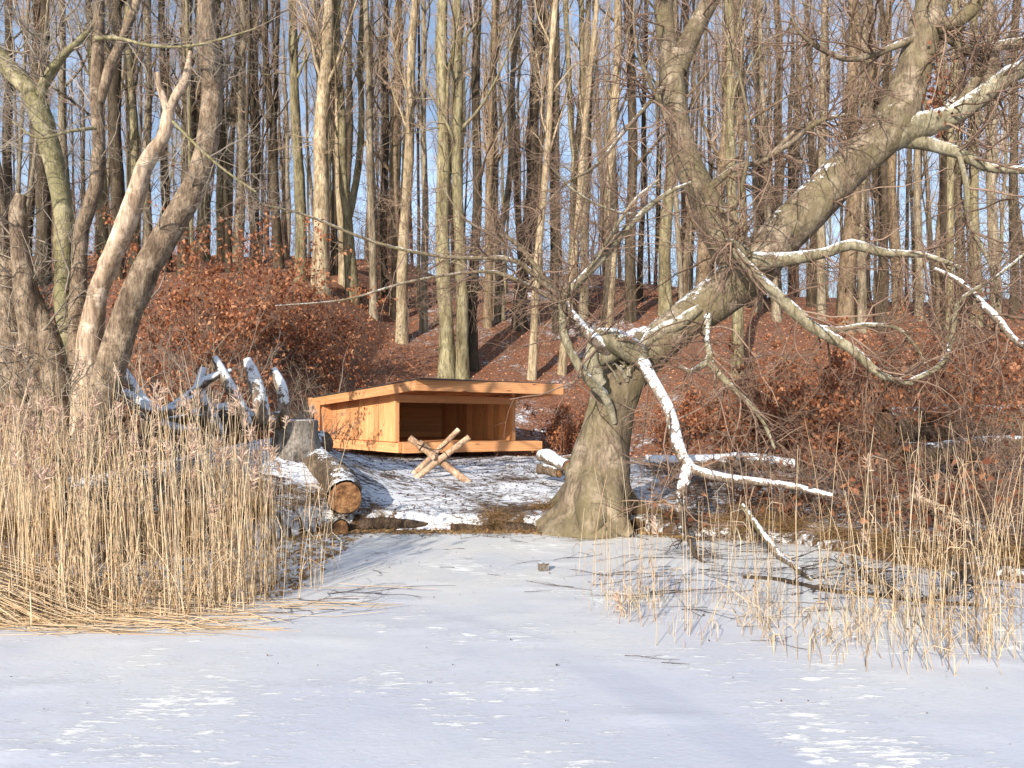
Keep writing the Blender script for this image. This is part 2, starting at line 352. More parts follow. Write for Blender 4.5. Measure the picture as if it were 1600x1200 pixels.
# ------------------------------------------------------------------ terrain
SHX = np.array([-60, -5.2, -3.9, -3.1, -2.5, 1.5, 2.3, 3.4, 4.0, 4.7, 60]); SHY = np.array([6.6, 7.2, 7.6, 8.5, 9.66, 9.68, 9.1, 8.6, 7.5, 6.6, 5.5])
def shore(x): return np.interp(x, SHX, SHY) + .06*vnoise(np.stack([x*2.3, x*0, x*0+3], -1))
HS = np.array([0, 2, 5, 11, 19, 29, 42, 60, 120, 400.]); HZ = np.array([0, .7, 2.15, 4.75, 7.5, 10.2, 12.6, 14.4, 17.5, 26.])
def gz(x, y):
    x = np.asarray(x, float); y = np.asarray(y, float); x, y = np.broadcast_arrays(x, y)
    t = y-shore(x); c = np.clip(t/.22, 0, 1); c = c*c*(3-2*c)
    side = np.clip((x-1.2)/1.2, 0, 1)
    hgt = .17 - .06*side
    z = -.35 + (.35+hgt)*c
    z = z + np.clip(t/4.5, 0, 1)*(.20)
    z = z + .62*np.exp(-.5*(((x+4.3)/1.5)**2 + ((y-12.8)/2.3)**2))
    z = z + .34*np.exp(-.5*(((x+3.35)/.75)**2 + ((y-11.3)/.9)**2))
    yh = np.interp(x, [-60, -8, -5.5, 3, 6, 60], [15, 16, 21.8, 22.2, 20, 18])
    z = z + np.interp(y-yh, HS, HZ)*np.interp(x, [-60, -8, 4, 14, 60], [1.0, 1.0, 1.0, .84, .8])
    rough = np.clip(t/.5, 0, 1)
    z = z + rough*(.05*fbm2(x, y, 1.1, 3, 1) + np.clip((y-21)/10, 0, 1)*.35*fbm2(x, y, .18, 3, 5) + np.clip((y-38)/20, 0, 1)*1.3*fbm2(x, y, .07, 2, 15) + .02*fbm2(x, y, 6, 2, 9))
    return z
def g1(x, y): return float(gz(np.array([x]), np.array([y]))[0])
def hit(px, py, dmax=95):
    d = np.linspace(6, dmax, 1400); x = (px-800)/F_PX*d; z = EYE-(py-HOR)/F_PX*d
    k = np.nonzero(z < gz(x, d))[0]
    return (x[k[0]], d[k[0]]) if len(k) else ((px-800)/F_PX*60, 60.)

def axis(parts):
    out = []
    for a, b, st in parts: out += list(np.arange(a, b, st))
    return np.array(out + [parts[-1][1]])
gx = axis([(-400, -60, 20), (-60, -16, 1.0), (-16, -6, .3), (-6, 6, .07), (6, 16, .3), (16, 60, 1.0), (60, 400, 20)])
gy = axis([(4.5, 12, .06), (12, 24, .16), (24, 60, .5), (60, 120, 3), (120, 500, 20)])
X, Y = np.meshgrid(gx, gy); Z = gz(X, Y)
nv = len(gx); iy, ix = np.meshgrid(np.arange(len(gy)-1), np.arange(nv-1), indexing='ij'); a = (iy*nv+ix).ravel()
mb = MB(); mb.add(np.stack([X, Y, Z], -1), np.stack([a, a+1, a+nv+1, a+nv], -1))
ground = mb.build('ground', M_ground); tag(ground, kind='structure')
def snowamt(x, y):
    t = y-shore(x)
    s_ = np.where(y > 20, .35 + .30*fbm2(x, y, .45, 3, 21) + .04*np.clip((x-1)/3, -1, 1) - .22*np.clip((x-3.5)/3, 0, 1), .62 + .25*fbm2(x, y, .9, 2, 31))
    s_ = s_ - .35*np.clip((-4.2-x)/1.5, 0, 1)*np.clip((y-13)/2, 0, 1)
    s_ = s_ - .20*np.clip((x-2.2)/1.5, 0, 1)*(y < 20)
    s_ = s_ - .30*np.clip((-2.7-x)/.8, 0, 1)*(y < 10.3)
    s_ = np.where(t < .07+.10*vnoise(np.stack([x*2., y*0, x*0+77], -1)), s_-1.2, s_)
    s_ = s_ - .18*np.exp(-.5*(((x-.75)/.7)**2+((y-10.2)/.5)**2))
    return s_
sa_ = snowamt(X, Y).ravel(); at = ground.data.attributes.new('snow', 'FLOAT', 'POINT'); at.data.foreach_set('value', sa_.astype(np.float32))
ea_ = np.where(Y < 20, .85, .1).ravel(); at = ground.data.attributes.new('earth', 'FLOAT', 'POINT'); at.data.foreach_set('value', ea_.astype(np.float32))
mb = MB(); ixs = axis([(-400, -10, 30), (-10, 10, .12), (10, 400, 30)]); iys = axis([(-300, 1.5, 20), (1.5, 10, .06), (10, 14, 1)])
IX, IY = np.meshgrid(ixs, iys); IZ = .006*fbm2(IX, IY, 1.3, 2, 40) + .012*np.clip(fbm2(IX, IY*1.8, 2.6, 3, 44)-.25, 0, 1)*2
nv = len(ixs); iy, ix = np.meshgrid(np.arange(len(iys)-1), np.arange(nv-1), indexing='ij'); a = (iy*nv+ix).ravel()
mb.add(np.stack([IX, IY, IZ], -1), np.stack([a, a+1, a+nv+1, a+nv], -1)); ice = mb.build('frozen_lake', M_ice); tag(ice, kind='structure')

# ------------------------------------------------------------------ shelter
FX, FY = -2.18, 16.8; UX, UY = .844, .537; VX, VY = -.655, .755
ang_u = math.atan2(UY, UX); ang_v = math.atan2(VY, VX); SLOPE = -.067; TILT = -.012
def SP(a, b, z): return Vector((FX+UX*a+VX*b, FY+UY*a+VY*b, z+TILT*a))
cube_me = None
def cube_mesh():
    global cube_me
    import bmesh
    bm = bmesh.new(); bmesh.ops.create_cube(bm, size=1.0)
    me = bpy.data.meshes.new('board'); bm.to_mesh(me); bm.free(); me.materials.append(M_larch); return me
cube_me = cube_mesh()
def beam(name, parent, p0, p1, wid, thk, updir=(0, 0, 1), material=None):
    """square-edged timber from p0 to p1; wid across in the direction of updir, thk the other way"""
    p0 = Vector(p0); p1 = Vector(p1); x = (p1-p0); L = x.length; x.normalize(); z = Vector(updir); z = (z - x*z.dot(x)).normalized(); y = z.cross(x)
    me = cube_me
    if material:
        key = 'board_'+material.name
        me = bpy.data.meshes.get(key)
        if not me: me = cube_me.copy(); me.name = key; me.materials.clear(); me.materials.append(material)
    o = bpy.data.objects.new(name, me); C.objects.link(o); o.parent = parent
    M = Matrix(((x.x*L, y.x*thk, z.x*wid, 0), (x.y*L, y.y*thk, z.y*wid, 0), (x.z*L, y.z*thk, z.z*wid, 0), (0, 0, 0, 1)))
    M.translation = (p0+p1)/2 - Vector(parent['_o']); o.matrix_local = M; return o
sc = SP(2, 3, 0); shelter = empty('wooden_shelter', (sc.x, sc.y, .45), 'open orange timber lean-to shelter with a low sloping roof beside the bank', 'shelter')
RD = 5.4; RW = 4.1; ZT = 2.298; FH = .262
def rt(a, b, dz=0): return SP(a, b, ZT+SLOPE*b+dz)
# fascia boards
beam('fascia_board', shelter, SP(-.03, 0, ZT-FH/2), SP(RW+.03, 0, ZT-FH/2), FH, .05)
beam('fascia_board', shelter, rt(0, .03, -FH/2), rt(0, RD, -FH/2), FH-.004, .05)
beam('fascia_board', shelter, rt(RW, .03, -FH/2), rt(RW, RD, -FH/2), FH-.004, .05)
beam('fascia_board', shelter, rt(-.03, RD+.03, -FH/2), rt(RW+.03, RD+.03, -FH/2), FH, .05)
# ceiling boards under the roof, running front to back
n = 16; w = (RW-.06)/n
for k in range(n):
    a = .03+w*(k+.5); beam('ceiling_board', shelter, rt(a, .03, -.10-.006*(k % 2)), rt(a, RD-.02, -.10-.006*(k % 2)), w-.008, .03, (UX, UY, 0))
roof = beam('roof', shelter, rt(RW/2, -.03, .012), rt(RW/2, RD+.05, .012), RW+.08, .018, (UX, UY, 0), M_roof)
# walls
B0, B1 = 1.42, 4.72; A0, A1 = .36, 3.74; ZF = .81
def wallboards(a, b0, b1, n, side):
    w = (b1-b0)/n
    for k in range(n):
        b = b0+w*(k+.5); p = SP(a, b, 0); top = ZT+SLOPE*b-.13+TILT*a; off = .005*((k*7) % 3-1)*side
        beam('wall_board', shelter, (p.x+UX*off, p.y+UY*off, ZF+TILT*a+.004), (p.x+UX*off, p.y+UY*off, top), w-.012, .04, (VX, VY, 0))
wallboards(A0, B0+.10, B1, 13, 1); wallboards(A1, B0+.10, B1, 13, 1)
for a in (A0, A1):
    for b in (B0+.045,):
        beam('corner_post', shelter, SP(a, b, ZF+.004), SP(a, b, ZT+SLOPE*b-.12), .10, .11, (VX, VY, 0))
nb = 6; hb = (ZT+SLOPE*B1-.13-ZF)/nb
for k in range(nb):
    z = ZF+hb*(k+.5); beam('back_board', shelter, SP(-.02, B1+.05, z), SP(A1+.35, B1+.05, z), hb-.004, .05)
beam('added_light_stop', shelter, SP(.0, B1+.09, 1.2), SP(A1+.3, B1+.09, 1.2), .84, .02)  # extra sheet added behind the back boards to stop daylight through the gaps
beam('corner_post', shelter, SP(-.09, B1+.02, .55), SP(-.09, B1+.02, ZT+SLOPE*B1-.13), .12, .10, (UX, UY, 0))
beam('header_beam', shelter, SP(A0-.05, B0+.03, 1.875), SP(A1+.05, B0+.03, 1.875), .18, .10)
for b in (2.5, 3.6):
    beam('rafter', shelter, SP(A0, b, ZT+SLOPE*b-.18), SP(A1, b, ZT+SLOPE*b-.18), .12, .07)
# floor and its beams
beam('floor_beam', shelter, SP(.36, 1.16, ZF-.135), SP(4.42, 1.16, ZF-.135), .25, .10)
beam('floor_beam', shelter, SP(.33, 1.23, ZF-.135), SP(.33, B1+.1, ZF-.135), .24, .10)
beam('floor_beam', shelter, SP(3.8, 1.23, ZF-.16), SP(3.8, B1+.1, ZF-.16), .20, .10)
n = 16; w = (B1-1.12)/n
for k in range(n):
    b = 1.12+w*(k+.5); beam('floor_board', shelter, SP(.385, b, ZF-.012), SP(A1+(.6 if b < 1.4 else 0), b, ZF-.012), w-.008, .026, (VX, VY, 0))
for a in (.9, 2.1, 3.5):
    p = SP(a, 2.2, 0); q = SP(a, 4.4, 0)
    for r in (p, q):
        g = g1(r.x, r.y); beam('foundation_block', shelter, (r.x, r.y, g-.1), (r.x, r.y, ZF-.27), .22, .22, (UX, UY, 0), M_log)

# ------------------------------------------------------------------ sawbuck
def pole(name, parent, a, b, r, m, sides=10, K=8, bend=.01, capm=None):
    pts = spline([a, (np.array(a)+np.array(b))/2+rng.normal(size=3)*bend, b], K)
    return MB().tubes(pts[None], np.linspace(r, r*.88, K)[None], sides, rough=.06, rfreq=9, cap=True).build(name, m, parent)
c = P(683, 750, 13); sb = empty('sawbuck', (c[0], c[1], g1(c[0], c[1])), 'rough sawbuck of crossed peeled poles standing on the snow before the shelter', 'sawbuck')
def gp(px, py, d): p = P(px, py, d); p[2] = min(p[2], g1(p[0], p[1])-.02); return p
pole('pole', sb, gp(634, 753, 13.25), P(717, 671, 13.45), .055, M_pole)
pole('pole', sb, gp(640, 755, 12.75), P(733, 683, 12.95), .060, M_pole)
pole('pole', sb, gp(733, 750, 12.9), P(640, 684, 12.95), .066, M_pole)
pole('pole', sb, gp(727, 748, 13.5), P(655, 690, 13.4), .050, M_pole)
pole('crosspiece', sb, P(676, 714, 12.7), P(700, 712, 13.5), .045, M_pole)
cord = spline([P(652, 694, 12.86), P(668, 700, 12.8), P(684, 703, 12.8), P(698, 694, 13.2), P(702, 690, 13.3)], 12)
MB().tubes(cord[None], np.full((1, 12), .009), 5).build('cord', M_debris, sb)
for (px, py, d, r) in ((659, 698, 12.93, .074), (697, 710, 12.87, .068)):
    q = P(px, py, d); th = np.linspace(0, 2*math.pi, 14); u1 = norm(P(640, 684, 12.95)-P(733, 750, 12.9)) if px < 680 else norm(P(733, 683, 12.95)-P(640, 755, 12.75))
    e1 = norm(np.cross(u1, [0, 1, 0])); e2 = np.cross(u1, e1)
    MB().tubes((q+np.outer(np.cos(th), e1)*r+np.outer(np.sin(th), e2)*r)[None], np.full((1, 14), .009), 5).build('lashing', M_debris, sb)

# ------------------------------------------------------------------ logs, stump
def log_thing(name, label, cat, a, b, r0, r1, m=None, group=None, sides=20, K=16, endface=True, sag=0):
    a = np.array(a, float); b = np.array(b, float); root = empty(name, tuple(a*.5+b*.5), label, cat, group)
    lv = np.linalg.norm(b-a)*.035; m1 = a*.7+b*.3+rng.normal(size=3)*lv*[1, 1, .5]; m2 = a*.3+b*.7+rng.normal(size=3)*lv*[1, 1, .5]; pts = spline([a, m1, m2, b], K)
    MB().tubes(pts[None], np.linspace(r0, r1, K)[None], sides, rough=.13, rfreq=5).build('bark', m or M_log, root)
    if endface:
        for p, q, r in ((a, b, r0), (b, a, r1)):
            d = norm(p-q); e1 = norm(np.cross(d, [0, 0, 1])); e2 = np.cross(d, e1); th = np.linspace(0, 2*math.pi, 33)[:-1]
            rr = r*.90*(1+.03*np.sin(3*th+1)); vs = [d*.012]; fs = []
            for j, fr in enumerate((.35, .7, 1.0)):
                for tt, r_ in zip(th, rr): vs.append((e1*math.cos(tt)+e2*math.sin(tt))*r_*fr + d*(.012 if fr < 1 else .002) + d*rng.uniform(-.004, .004))
            for i in range(32): fs.append([0, 1+i, 1+(i+1) % 32, 1+(i+1) % 32])
            for j in range(2):
                for i in range(32): fs.append([1+j*32+i, 33+j*32+i, 33+j*32+(i+1) % 32, 1+j*32+(i+1) % 32])
            o = MB().add(np.array(vs), np.array(fs)).build('cut_face', M_end, None); o.parent = root; o.location = tuple(p-np.array(root['_o']))
    return root
a = P(539, 778, 9.55); b = P(500, 742, 12.1); b[2] = g1(b[0], b[1])+.05
log_thing('fallen_log', 'thick sawn log with round orange-brown cut end jutting over the bank', 'log', a, b, .235, .22)
a = P(532, 826, 9.5); b = P(490, 818, 10.6)
log_thing('fallen_log', 'small log stub lying on the ice edge under the thick sawn log', 'log', a, b, .115, .11)
for lab, (a, b, r) in {
    'snow-topped log leaning on the little pile right of the shelter': (P(846, 712, 13.6), P(888, 728, 12.6), .12),
    'short log under the little pile between shelter and big beech': (P(845, 733, 13.2), P(875, 738, 12.9), .10),
    'thin log lying at the back of the little pile beside the beech': (P(852, 722, 14.6), P(905, 716, 14.4), .09),
    'brown snow-dusted trunk lying flat behind the beech base': (P(1010, 722, 13.0), P(1240, 728, 12.4), .13),
    'mossy fallen trunk with crumbled top lying in the right-hand brush': (P(1385, 668, 12.5), P(1660, 655, 12.5), .30),
    'dark rotten log lying in front of the mossy fallen trunk': (P(1400, 712, 11.2), P(1640, 700, 11.6), .20),
    'reddish bare log lying behind the reeds under the snow-caked branches': (P(225, 668, 10.6), P(440, 656, 10.9), .15),
    'muddy log bedded along the ice edge below the snowy bank': (P(560, 820, 9.82), P(690, 822, 9.9), .085),
    'broken log bedded at the foot of the grassy bank beside the beech': (P(705, 826, 9.8), P(850, 829, 9.84), .075)}.items():
    log_thing('fallen_log', lab, 'log', a, b, r, r*.9, m=M_mud if 'bedded' in lab else (M_snowlimb if 'snow' in lab and 'caked' not in lab and 'below' not in lab else M_log))
# stump
sp = P(463, 700, 11.2); sz = g1(sp[0], sp[1]); st = empty('tree_stump', (sp[0], sp[1], sz), 'grey sawn stump with flat snow-dusted top beside the shelter corner', 'stump')
zs = np.array([-.25, -.05, .1, .3, .52]); zt = P(463, 657, 11.2)[2]; zs = sz+zs/.52*(zt-sz)
MB().tubes(np.stack([np.full(5, sp[0]), np.full(5, sp[1]), zs], 1)[None], np.array([[.52, .44, .37, .34, .33]]), 28, rough=.08, rfreq=4).build('bark', M_stump, st)
MB().tubes(np.array([[[sp[0], sp[1], zt-.02], [sp[0], sp[1], zt+.012]]]), np.array([[.325, .31]]), 28, rough=.04, rfreq=4, cap=True).build('cut_face', bark('stump_top', (.3, .26, .2), (.4, .36, .3), (.5, .45, .4), snow=(.3, .5)), st)
# wooden block on ice
blk = empty('wood_block', tuple(P(849, 889, 7.4)), 'small pale sawn wood block frozen onto the ice in front of the beech', 'wood block')
p = P(849, 892, 7.33); beam('block', blk, (p[0]-.045, p[1], .035), (p[0]+.045, p[1]+.02, .035), .06, .07, (0, 0, 1), M_stump)
beam('bark', blk, (p[0]-.05, p[1], .072), (p[0]+.05, p[1]+.02, .072), .014, .075, (0, 0, 1), M_log)

# ------------------------------------------------------------------ big broken beech on the right
D = 9.8
bz = P(925, 828, D); beech = empty('broken_beech', (bz[0], bz[1], 0), 'huge leaning beech broken near its base with snow along its upper side', 'tree')
tr_p, tr_r = limb([(918, 850, D, 185), (920, 828, D, 150), (928, 800, D, 118), (934, 760, D, 102), (940, 700, D, 84), (955, 640, D, 74), (975, 590, D, 70), (994, 556, D, 58)], 26)
MB().tubes(tr_p[None], tr_r[None], 30, rough=.10, rfreq=2.2, cap=True).build('trunk', M_beech_bare, beech)
# root flares
mb = MB()
for (x0, y0, d0, x1, y1, d1, w) in ((905, 770, 9.6, 840, 822, 9.75, 50), (950, 770, 9.5, 985, 836, 9.3, 50), (925, 780, 9.45, 915, 838, 9.25, 60), (960, 740, 9.9, 1030, 815, 10.2, 40), (900, 760, 10, 862, 790, 10.6, 40)):
    q, r = limb([(x0, y0-30, d0+.15, w*.9), (x0, y0, d0, w), ((x0*2+x1)/3, (y0+y1*2)/3-6, (d0+2*d1)/3, w*.8), (x1, y1, d1, w*.35)], 10); mb.tubes(q[None], r[None], 12, rough=.12, rfreq=4)
mb.build('root', M_beech_bare, beech)
# leaning stem that goes up to the right
st_p, st_r = limb([(944, 668, 9.85, 60), (955, 622, 9.85, 76), (982, 578, 9.9, 78), (1030, 533, 9.9, 72), (1100, 480, 9.9, 72), (1165, 430, 9.8, 80), (1215, 375, 9.7, 78), (1270, 320, 9.6, 76), (1330, 258, 9.5, 72), (1385, 205, 9.4, 74), (1412, 160, 9.4, 66), (1432, 90, 9.4, 58), (1452, 20, 9.4, 50), (1480, -60, 9.4, 44), (1520, -200, 9.4, 30), (1530, -420, 9.4, 10)], 56)
lean = MB().tubes(st_p[None], st_r[None]*.9, 28, rough=.07, rfreq=2.5, cap=True).build('leaning_trunk', M_beech, beech); lean['label'] = 'leaning upper trunk with snow streaks'
st2_p, st2_r = limb([(1180, 420, 9.8, 50), (1150, 400, 9.85, 62), (1118, 350, 9.9, 56), (1090, 290, 9.9, 46), (1068, 235, 9.9, 40), (1055, 170, 9.9, 38), (1050, 120, 9.9, 40), (1055, 85, 9.9, 44)], 22)
MB().tubes(st2_p[None], st2_r[None], 20, rough=.07, rfreq=3).build('stem', M_beech, beech)
limbs = [  # (points, snowy, sides)
    ([(1052, 110, 9.9, 34), (1040, 50, 9.9, 30), (1036, 0, 9.9, 28), (1030, -120, 9.9, 22), (1000, -330, 9.9, 8)], 0),
    ([(1056, 110, 9.9, 38), (1080, 55, 9.85, 32), (1110, 0, 9.8, 28), (1150, -90, 9.7, 22), (1190, -300, 9.7, 8)], 0),
    ([(1385, 215, 9.4, 54), (1440, 195, 9.3, 42), (1490, 180, 9.2, 34), (1540, 145, 9.1, 32), (1580, 115, 9.0, 28), (1650, 90, 8.9, 22), (1800, 20, 8.8, 10)], 1),
    ([(1540, 148, 9.1, 24), (1552, 100, 9.1, 22), (1545, 78, 9.1, 18), (1600, 66, 9.0, 16), (1720, 60, 9, 8)], 0),
    ([(1470, 185, 9.2, 22), (1505, 150, 9.2, 18), (1530, 118, 9.2, 16), (1550, 98, 9.1, 12)], 0),
    ([(1400, 215, 9.4, 28), (1450, 225, 9.3, 20), (1500, 240, 9.2, 18), (1545, 262, 9.1, 14), (1610, 266, 9.0, 12), (1750, 275, 8.9, 6)], 1),
    ([(1498, 240, 9.2, 8), (1510, 290, 9.1, 9), (1512, 340, 9.1, 8), (1530, 380, 9, 7), (1550, 420, 9, 5), (1560, 480, 9, 3)], 1),
    ([(1450, 0, 9.4, 20), (1452, 40, 9.3, 18), (1480, 55, 9.3, 17), (1510, 78, 9.2, 14), (1535, 85, 9.2, 10)], 0),
    ([(1455, 45, 9.3, 26), (1490, 35, 9.2, 24), (1520, 12, 9.1, 24), (1545, -30, 9, 18), (1600, -150, 9, 8)], 0),
    ([(1180, 410, 9.5, 34), (1230, 405, 9.3, 22), (1290, 395, 9.2, 17), (1330, 382, 9.1, 18), (1380, 395, 9.0, 13), (1440, 398, 9.0, 9), (1500, 418, 8.9, 6)], 1),
    ([(1135, 375, 9.3, 10), (1165, 412, 9.1, 15), (1205, 452, 9.0, 18), (1240, 485, 8.9, 20), (1272, 512, 8.8, 19), (1330, 545, 8.7, 16), (1375, 585, 8.6, 12), (1425, 600, 8.6, 7)], 1),
    ([(1160, 395, 9.3, 20), (1148, 380, 9.2, 12), (1140, 378, 9.1, 9)], 1),
    ([(1272, 512, 8.8, 14), (1310, 515, 8.75, 9), (1350, 508, 8.7, 8), (1400, 512, 8.7, 6), (1430, 540, 8.7, 4), (1450, 575, 8.7, 3)], 1),
    ([(975, 545, 9.6, 26), (1000, 560, 9.4, 22), (1018, 592, 9.2, 19), (1046, 640, 9.1, 18), (1058, 690, 9.0, 18), (1075, 728, 8.9, 18), (1110, 742, 8.9, 15), (1160, 750, 8.9, 13), (1230, 758, 8.9, 12), (1300, 775, 8.8, 8)], 2),
    ([(1075, 728, 8.9, 18), (1068, 760, 8.85, 20), (1062, 800, 8.8, 14)], 2),
    ([(955, 560, 9.6, 26), (945, 545, 9.4, 26), (930, 530, 9.2, 20), (905, 505, 9.2, 16), (885, 480, 9.2, 13), (875, 465, 9.2, 12)], 2),
    ([(960, 660, 9.5, 10), (948, 622, 9.3, 14), (925, 600, 9.2, 15), (900, 565, 9.15, 14), (882, 525, 9.1, 13), (878, 480, 9.1, 12), (878, 465, 9.1, 12), (905, 440, 9.0, 13), (950, 392, 9.0, 13), (1000, 335, 9.0, 10), (1045, 300, 9.0, 7), (1080, 285, 8.9, 4)], 1),
    ([(878, 465, 9.1, 11), (845, 440, 9.0, 9), (800, 405, 8.9, 8), (700, 402, 8.8, 6), (590, 380, 8.7, 5), (475, 335, 8.6, 4), (400, 318, 8.5, 2.5)], 0),
    ([(872, 462, 9.1, 9), (840, 420, 9.0, 8), (800, 375, 9.0, 7), (760, 362, 9, 5), (722, 338, 8.9, 3), (690, 290, 8.9, 2)], 0),
    ([(870, 470, 9.1, 7), (790, 430, 9.0, 6), (740, 425, 8.9, 5), (640, 440, 8.8, 4), (540, 468, 8.7, 3), (430, 478, 8.7, 2)], 0),
    ([(1105, 490, 9.7, 16), (1104, 530, 9.4, 10), (1108, 560, 9.3, 12), (1080, 580, 9.3, 8), (1062, 572, 9.3, 5)], 1),
    ([(1108, 565, 9.3, 13), (1130, 592, 9.2, 11), (1160, 620, 9.1, 9), (1190, 655, 9.0, 7), (1210, 700, 9, 4)], 1),
    ([(1430, 60, 9.3, 12), (1340, 92, 9.2, 9), (1290, 80, 9.1, 8), (1250, 52, 9, 5), (1235, 20, 9, 3)], 0),
    ([(1190, 255, 9.7, 6), (1240, 220, 9.4, 8), (1280, 190, 9.2, 7), (1330, 178, 9.2, 5)], 0),
    ([(1100, 300, 9.8, 14), (1150, 262, 9.7, 10), (1195, 250, 9.6, 9), (1250, 200, 9.5, 7), (1300, 185, 9.4, 5)], 0),
    ([(1065, 230, 9.8, 12), (1030, 160, 9.6, 8), (1000, 90, 9.4, 6), (990, 20, 9.3, 4), (1000, -60, 9.3, 2)], 0),
    ([(1100, 320, 9.8, 10), (1140, 330, 9.5, 8), (1160, 290, 9.3, 7), (1170, 200, 9.1, 5), (1150, 100, 9, 4), (1120, 20, 9, 2)], 0),
    ([(1460, 420, 8.9, 6), (1500, 440, 8.8, 9), (1530, 470, 8.7, 11), (1560, 500, 8.6, 12), (1590, 535, 8.5, 10), (1660, 570, 8.5, 8)], 2),
    ([(1410, 600, 8.7, 7), (1470, 570, 8.6, 9), (1488, 520, 8.6, 8), (1500, 470, 8.6, 7), (1560, 430, 8.5, 5), (1620, 380, 8.4, 3)], 1),
    ([(1000, 335, 9.0, 5), (960, 330, 8.9, 4), (900, 300, 8.8, 3), (850, 250, 8.7, 2)], 1),
    ([(900, 445, 9.0, 7), (935, 400, 8.9, 6), (985, 320, 8.8, 5), (1030, 280, 8.8, 3)], 1),
    ([(1050, 120, 9.9, 8), (980, 200, 9.4, 6), (930, 260, 9.2, 5), (880, 290, 9, 4), (820, 360, 9, 2)], 0),
]
sec_par = []; 
for pts, sn in limbs:
    q, r = limb(pts, 18); big = pts[0][3] > 20
    MB().tubes(q[None], r[None], 14 if big else 8, rough=.09, rfreq=5, cap=True).build('branch', (M_beech, M_beech_snow, M_snowlimb)[sn], beech)
    sec_par.append((q, r))
Pp = np.stack([a for a, _ in sec_par]); Rp = np.stack([b for _, b in sec_par])
up_p = spline(np.column_stack([st_p, st_r]), 18)[4:]; up_p = spline(up_p, 18)
Pp = np.concatenate([Pp, up_p[None, :, :3]]); Rp = np.concatenate([Rp, up_p[None, :, 3]])
q1, r1_ = grow(Pp, Rp, 20, .12, 1.0, (35, 85), (.5, 1.9), K=8, r0=.4, rmax=.014, rmin=.004, tip=.35, wig=.22, trop=-.02)
keep = (q1[:, -1, 0] > -1.5) & (q1[:, :, 2].min(1) > .35); q1, r1_ = q1[keep], r1_[keep]
q2, r2_ = grow(q1, r1_, 6, .1, 1, (30, 75), (.25, .9), K=5, r0=.6, rmin=.0026, rmax=.006, tip=.5, wig=.22)
q3, r3_ = grow(q2, r2_, 3, .2, 1, (25, 70), (.10, .35), K=3, r0=.7, rmin=.0018, rmax=.003, tip=.6, wig=.2)
mb = MB().tubes(q1, r1_, 5).tubes(q2, r2_, 3).tubes(q3, r3_, 3); t_ = mb.build('twigs', M_twig, beech); t_['kind'] = 'stuff'
# torn grey wood at the break
mb = MB()
for k in range(26):
    a0 = rng.uniform(0, 2*math.pi); o = P(965+rng.uniform(-26, 30), 580+rng.uniform(-20, 20), 9.55+rng.uniform(-.1, .25)); dr = np.array([rng.uniform(-.4, .35), rng.uniform(-.35, .05), rng.uniform(.1, .5)])*.6
    q = np.stack([o, o+dr*.5+rng.normal(size=3)*.02, o+dr]); mb.tubes(q[None], np.array([[.045, .03, .004]])*rng.uniform(.5, 1.2), 5, rough=.2, rfreq=12)
mb.build('splintered_wood', M_beech_snow, beech)
for pts in ([(915, 520, 9.3, 18), (950, 530, 9.3, 34), (990, 552, 9.4, 36), (1010, 575, 9.5, 20)], [(930, 560, 9.4, 26), (960, 548, 9.5, 30), (985, 530, 9.7, 26), (1010, 515, 9.8, 14)], [(1000, 545, 9.7, 20), (1030, 520, 9.7, 26), (1060, 505, 9.65, 24), (1095, 480, 9.6, 12)], [(940, 600, 9.35, 20), (925, 575, 9.3, 26), (925, 545, 9.3, 20), (930, 522, 9.3, 8)]):
    q, r = limb(pts, 12); MB().tubes(q[None], r[None], 12, rough=.25, rfreq=7, cap=True).build('splintered_wood', M_beech_snow, beech)
lc = P(1463, 150, 9.2); n = 160; mb = MB(); mb.leaves(lc+rng.normal(size=(n, 3))*np.array([.09, .1, .24]), rng.normal(size=(n, 3))+np.array([0, 0, -1.5]), rng.uniform(.05, .085, n)); mb.build('dead_leaves', M_leaf, beech)

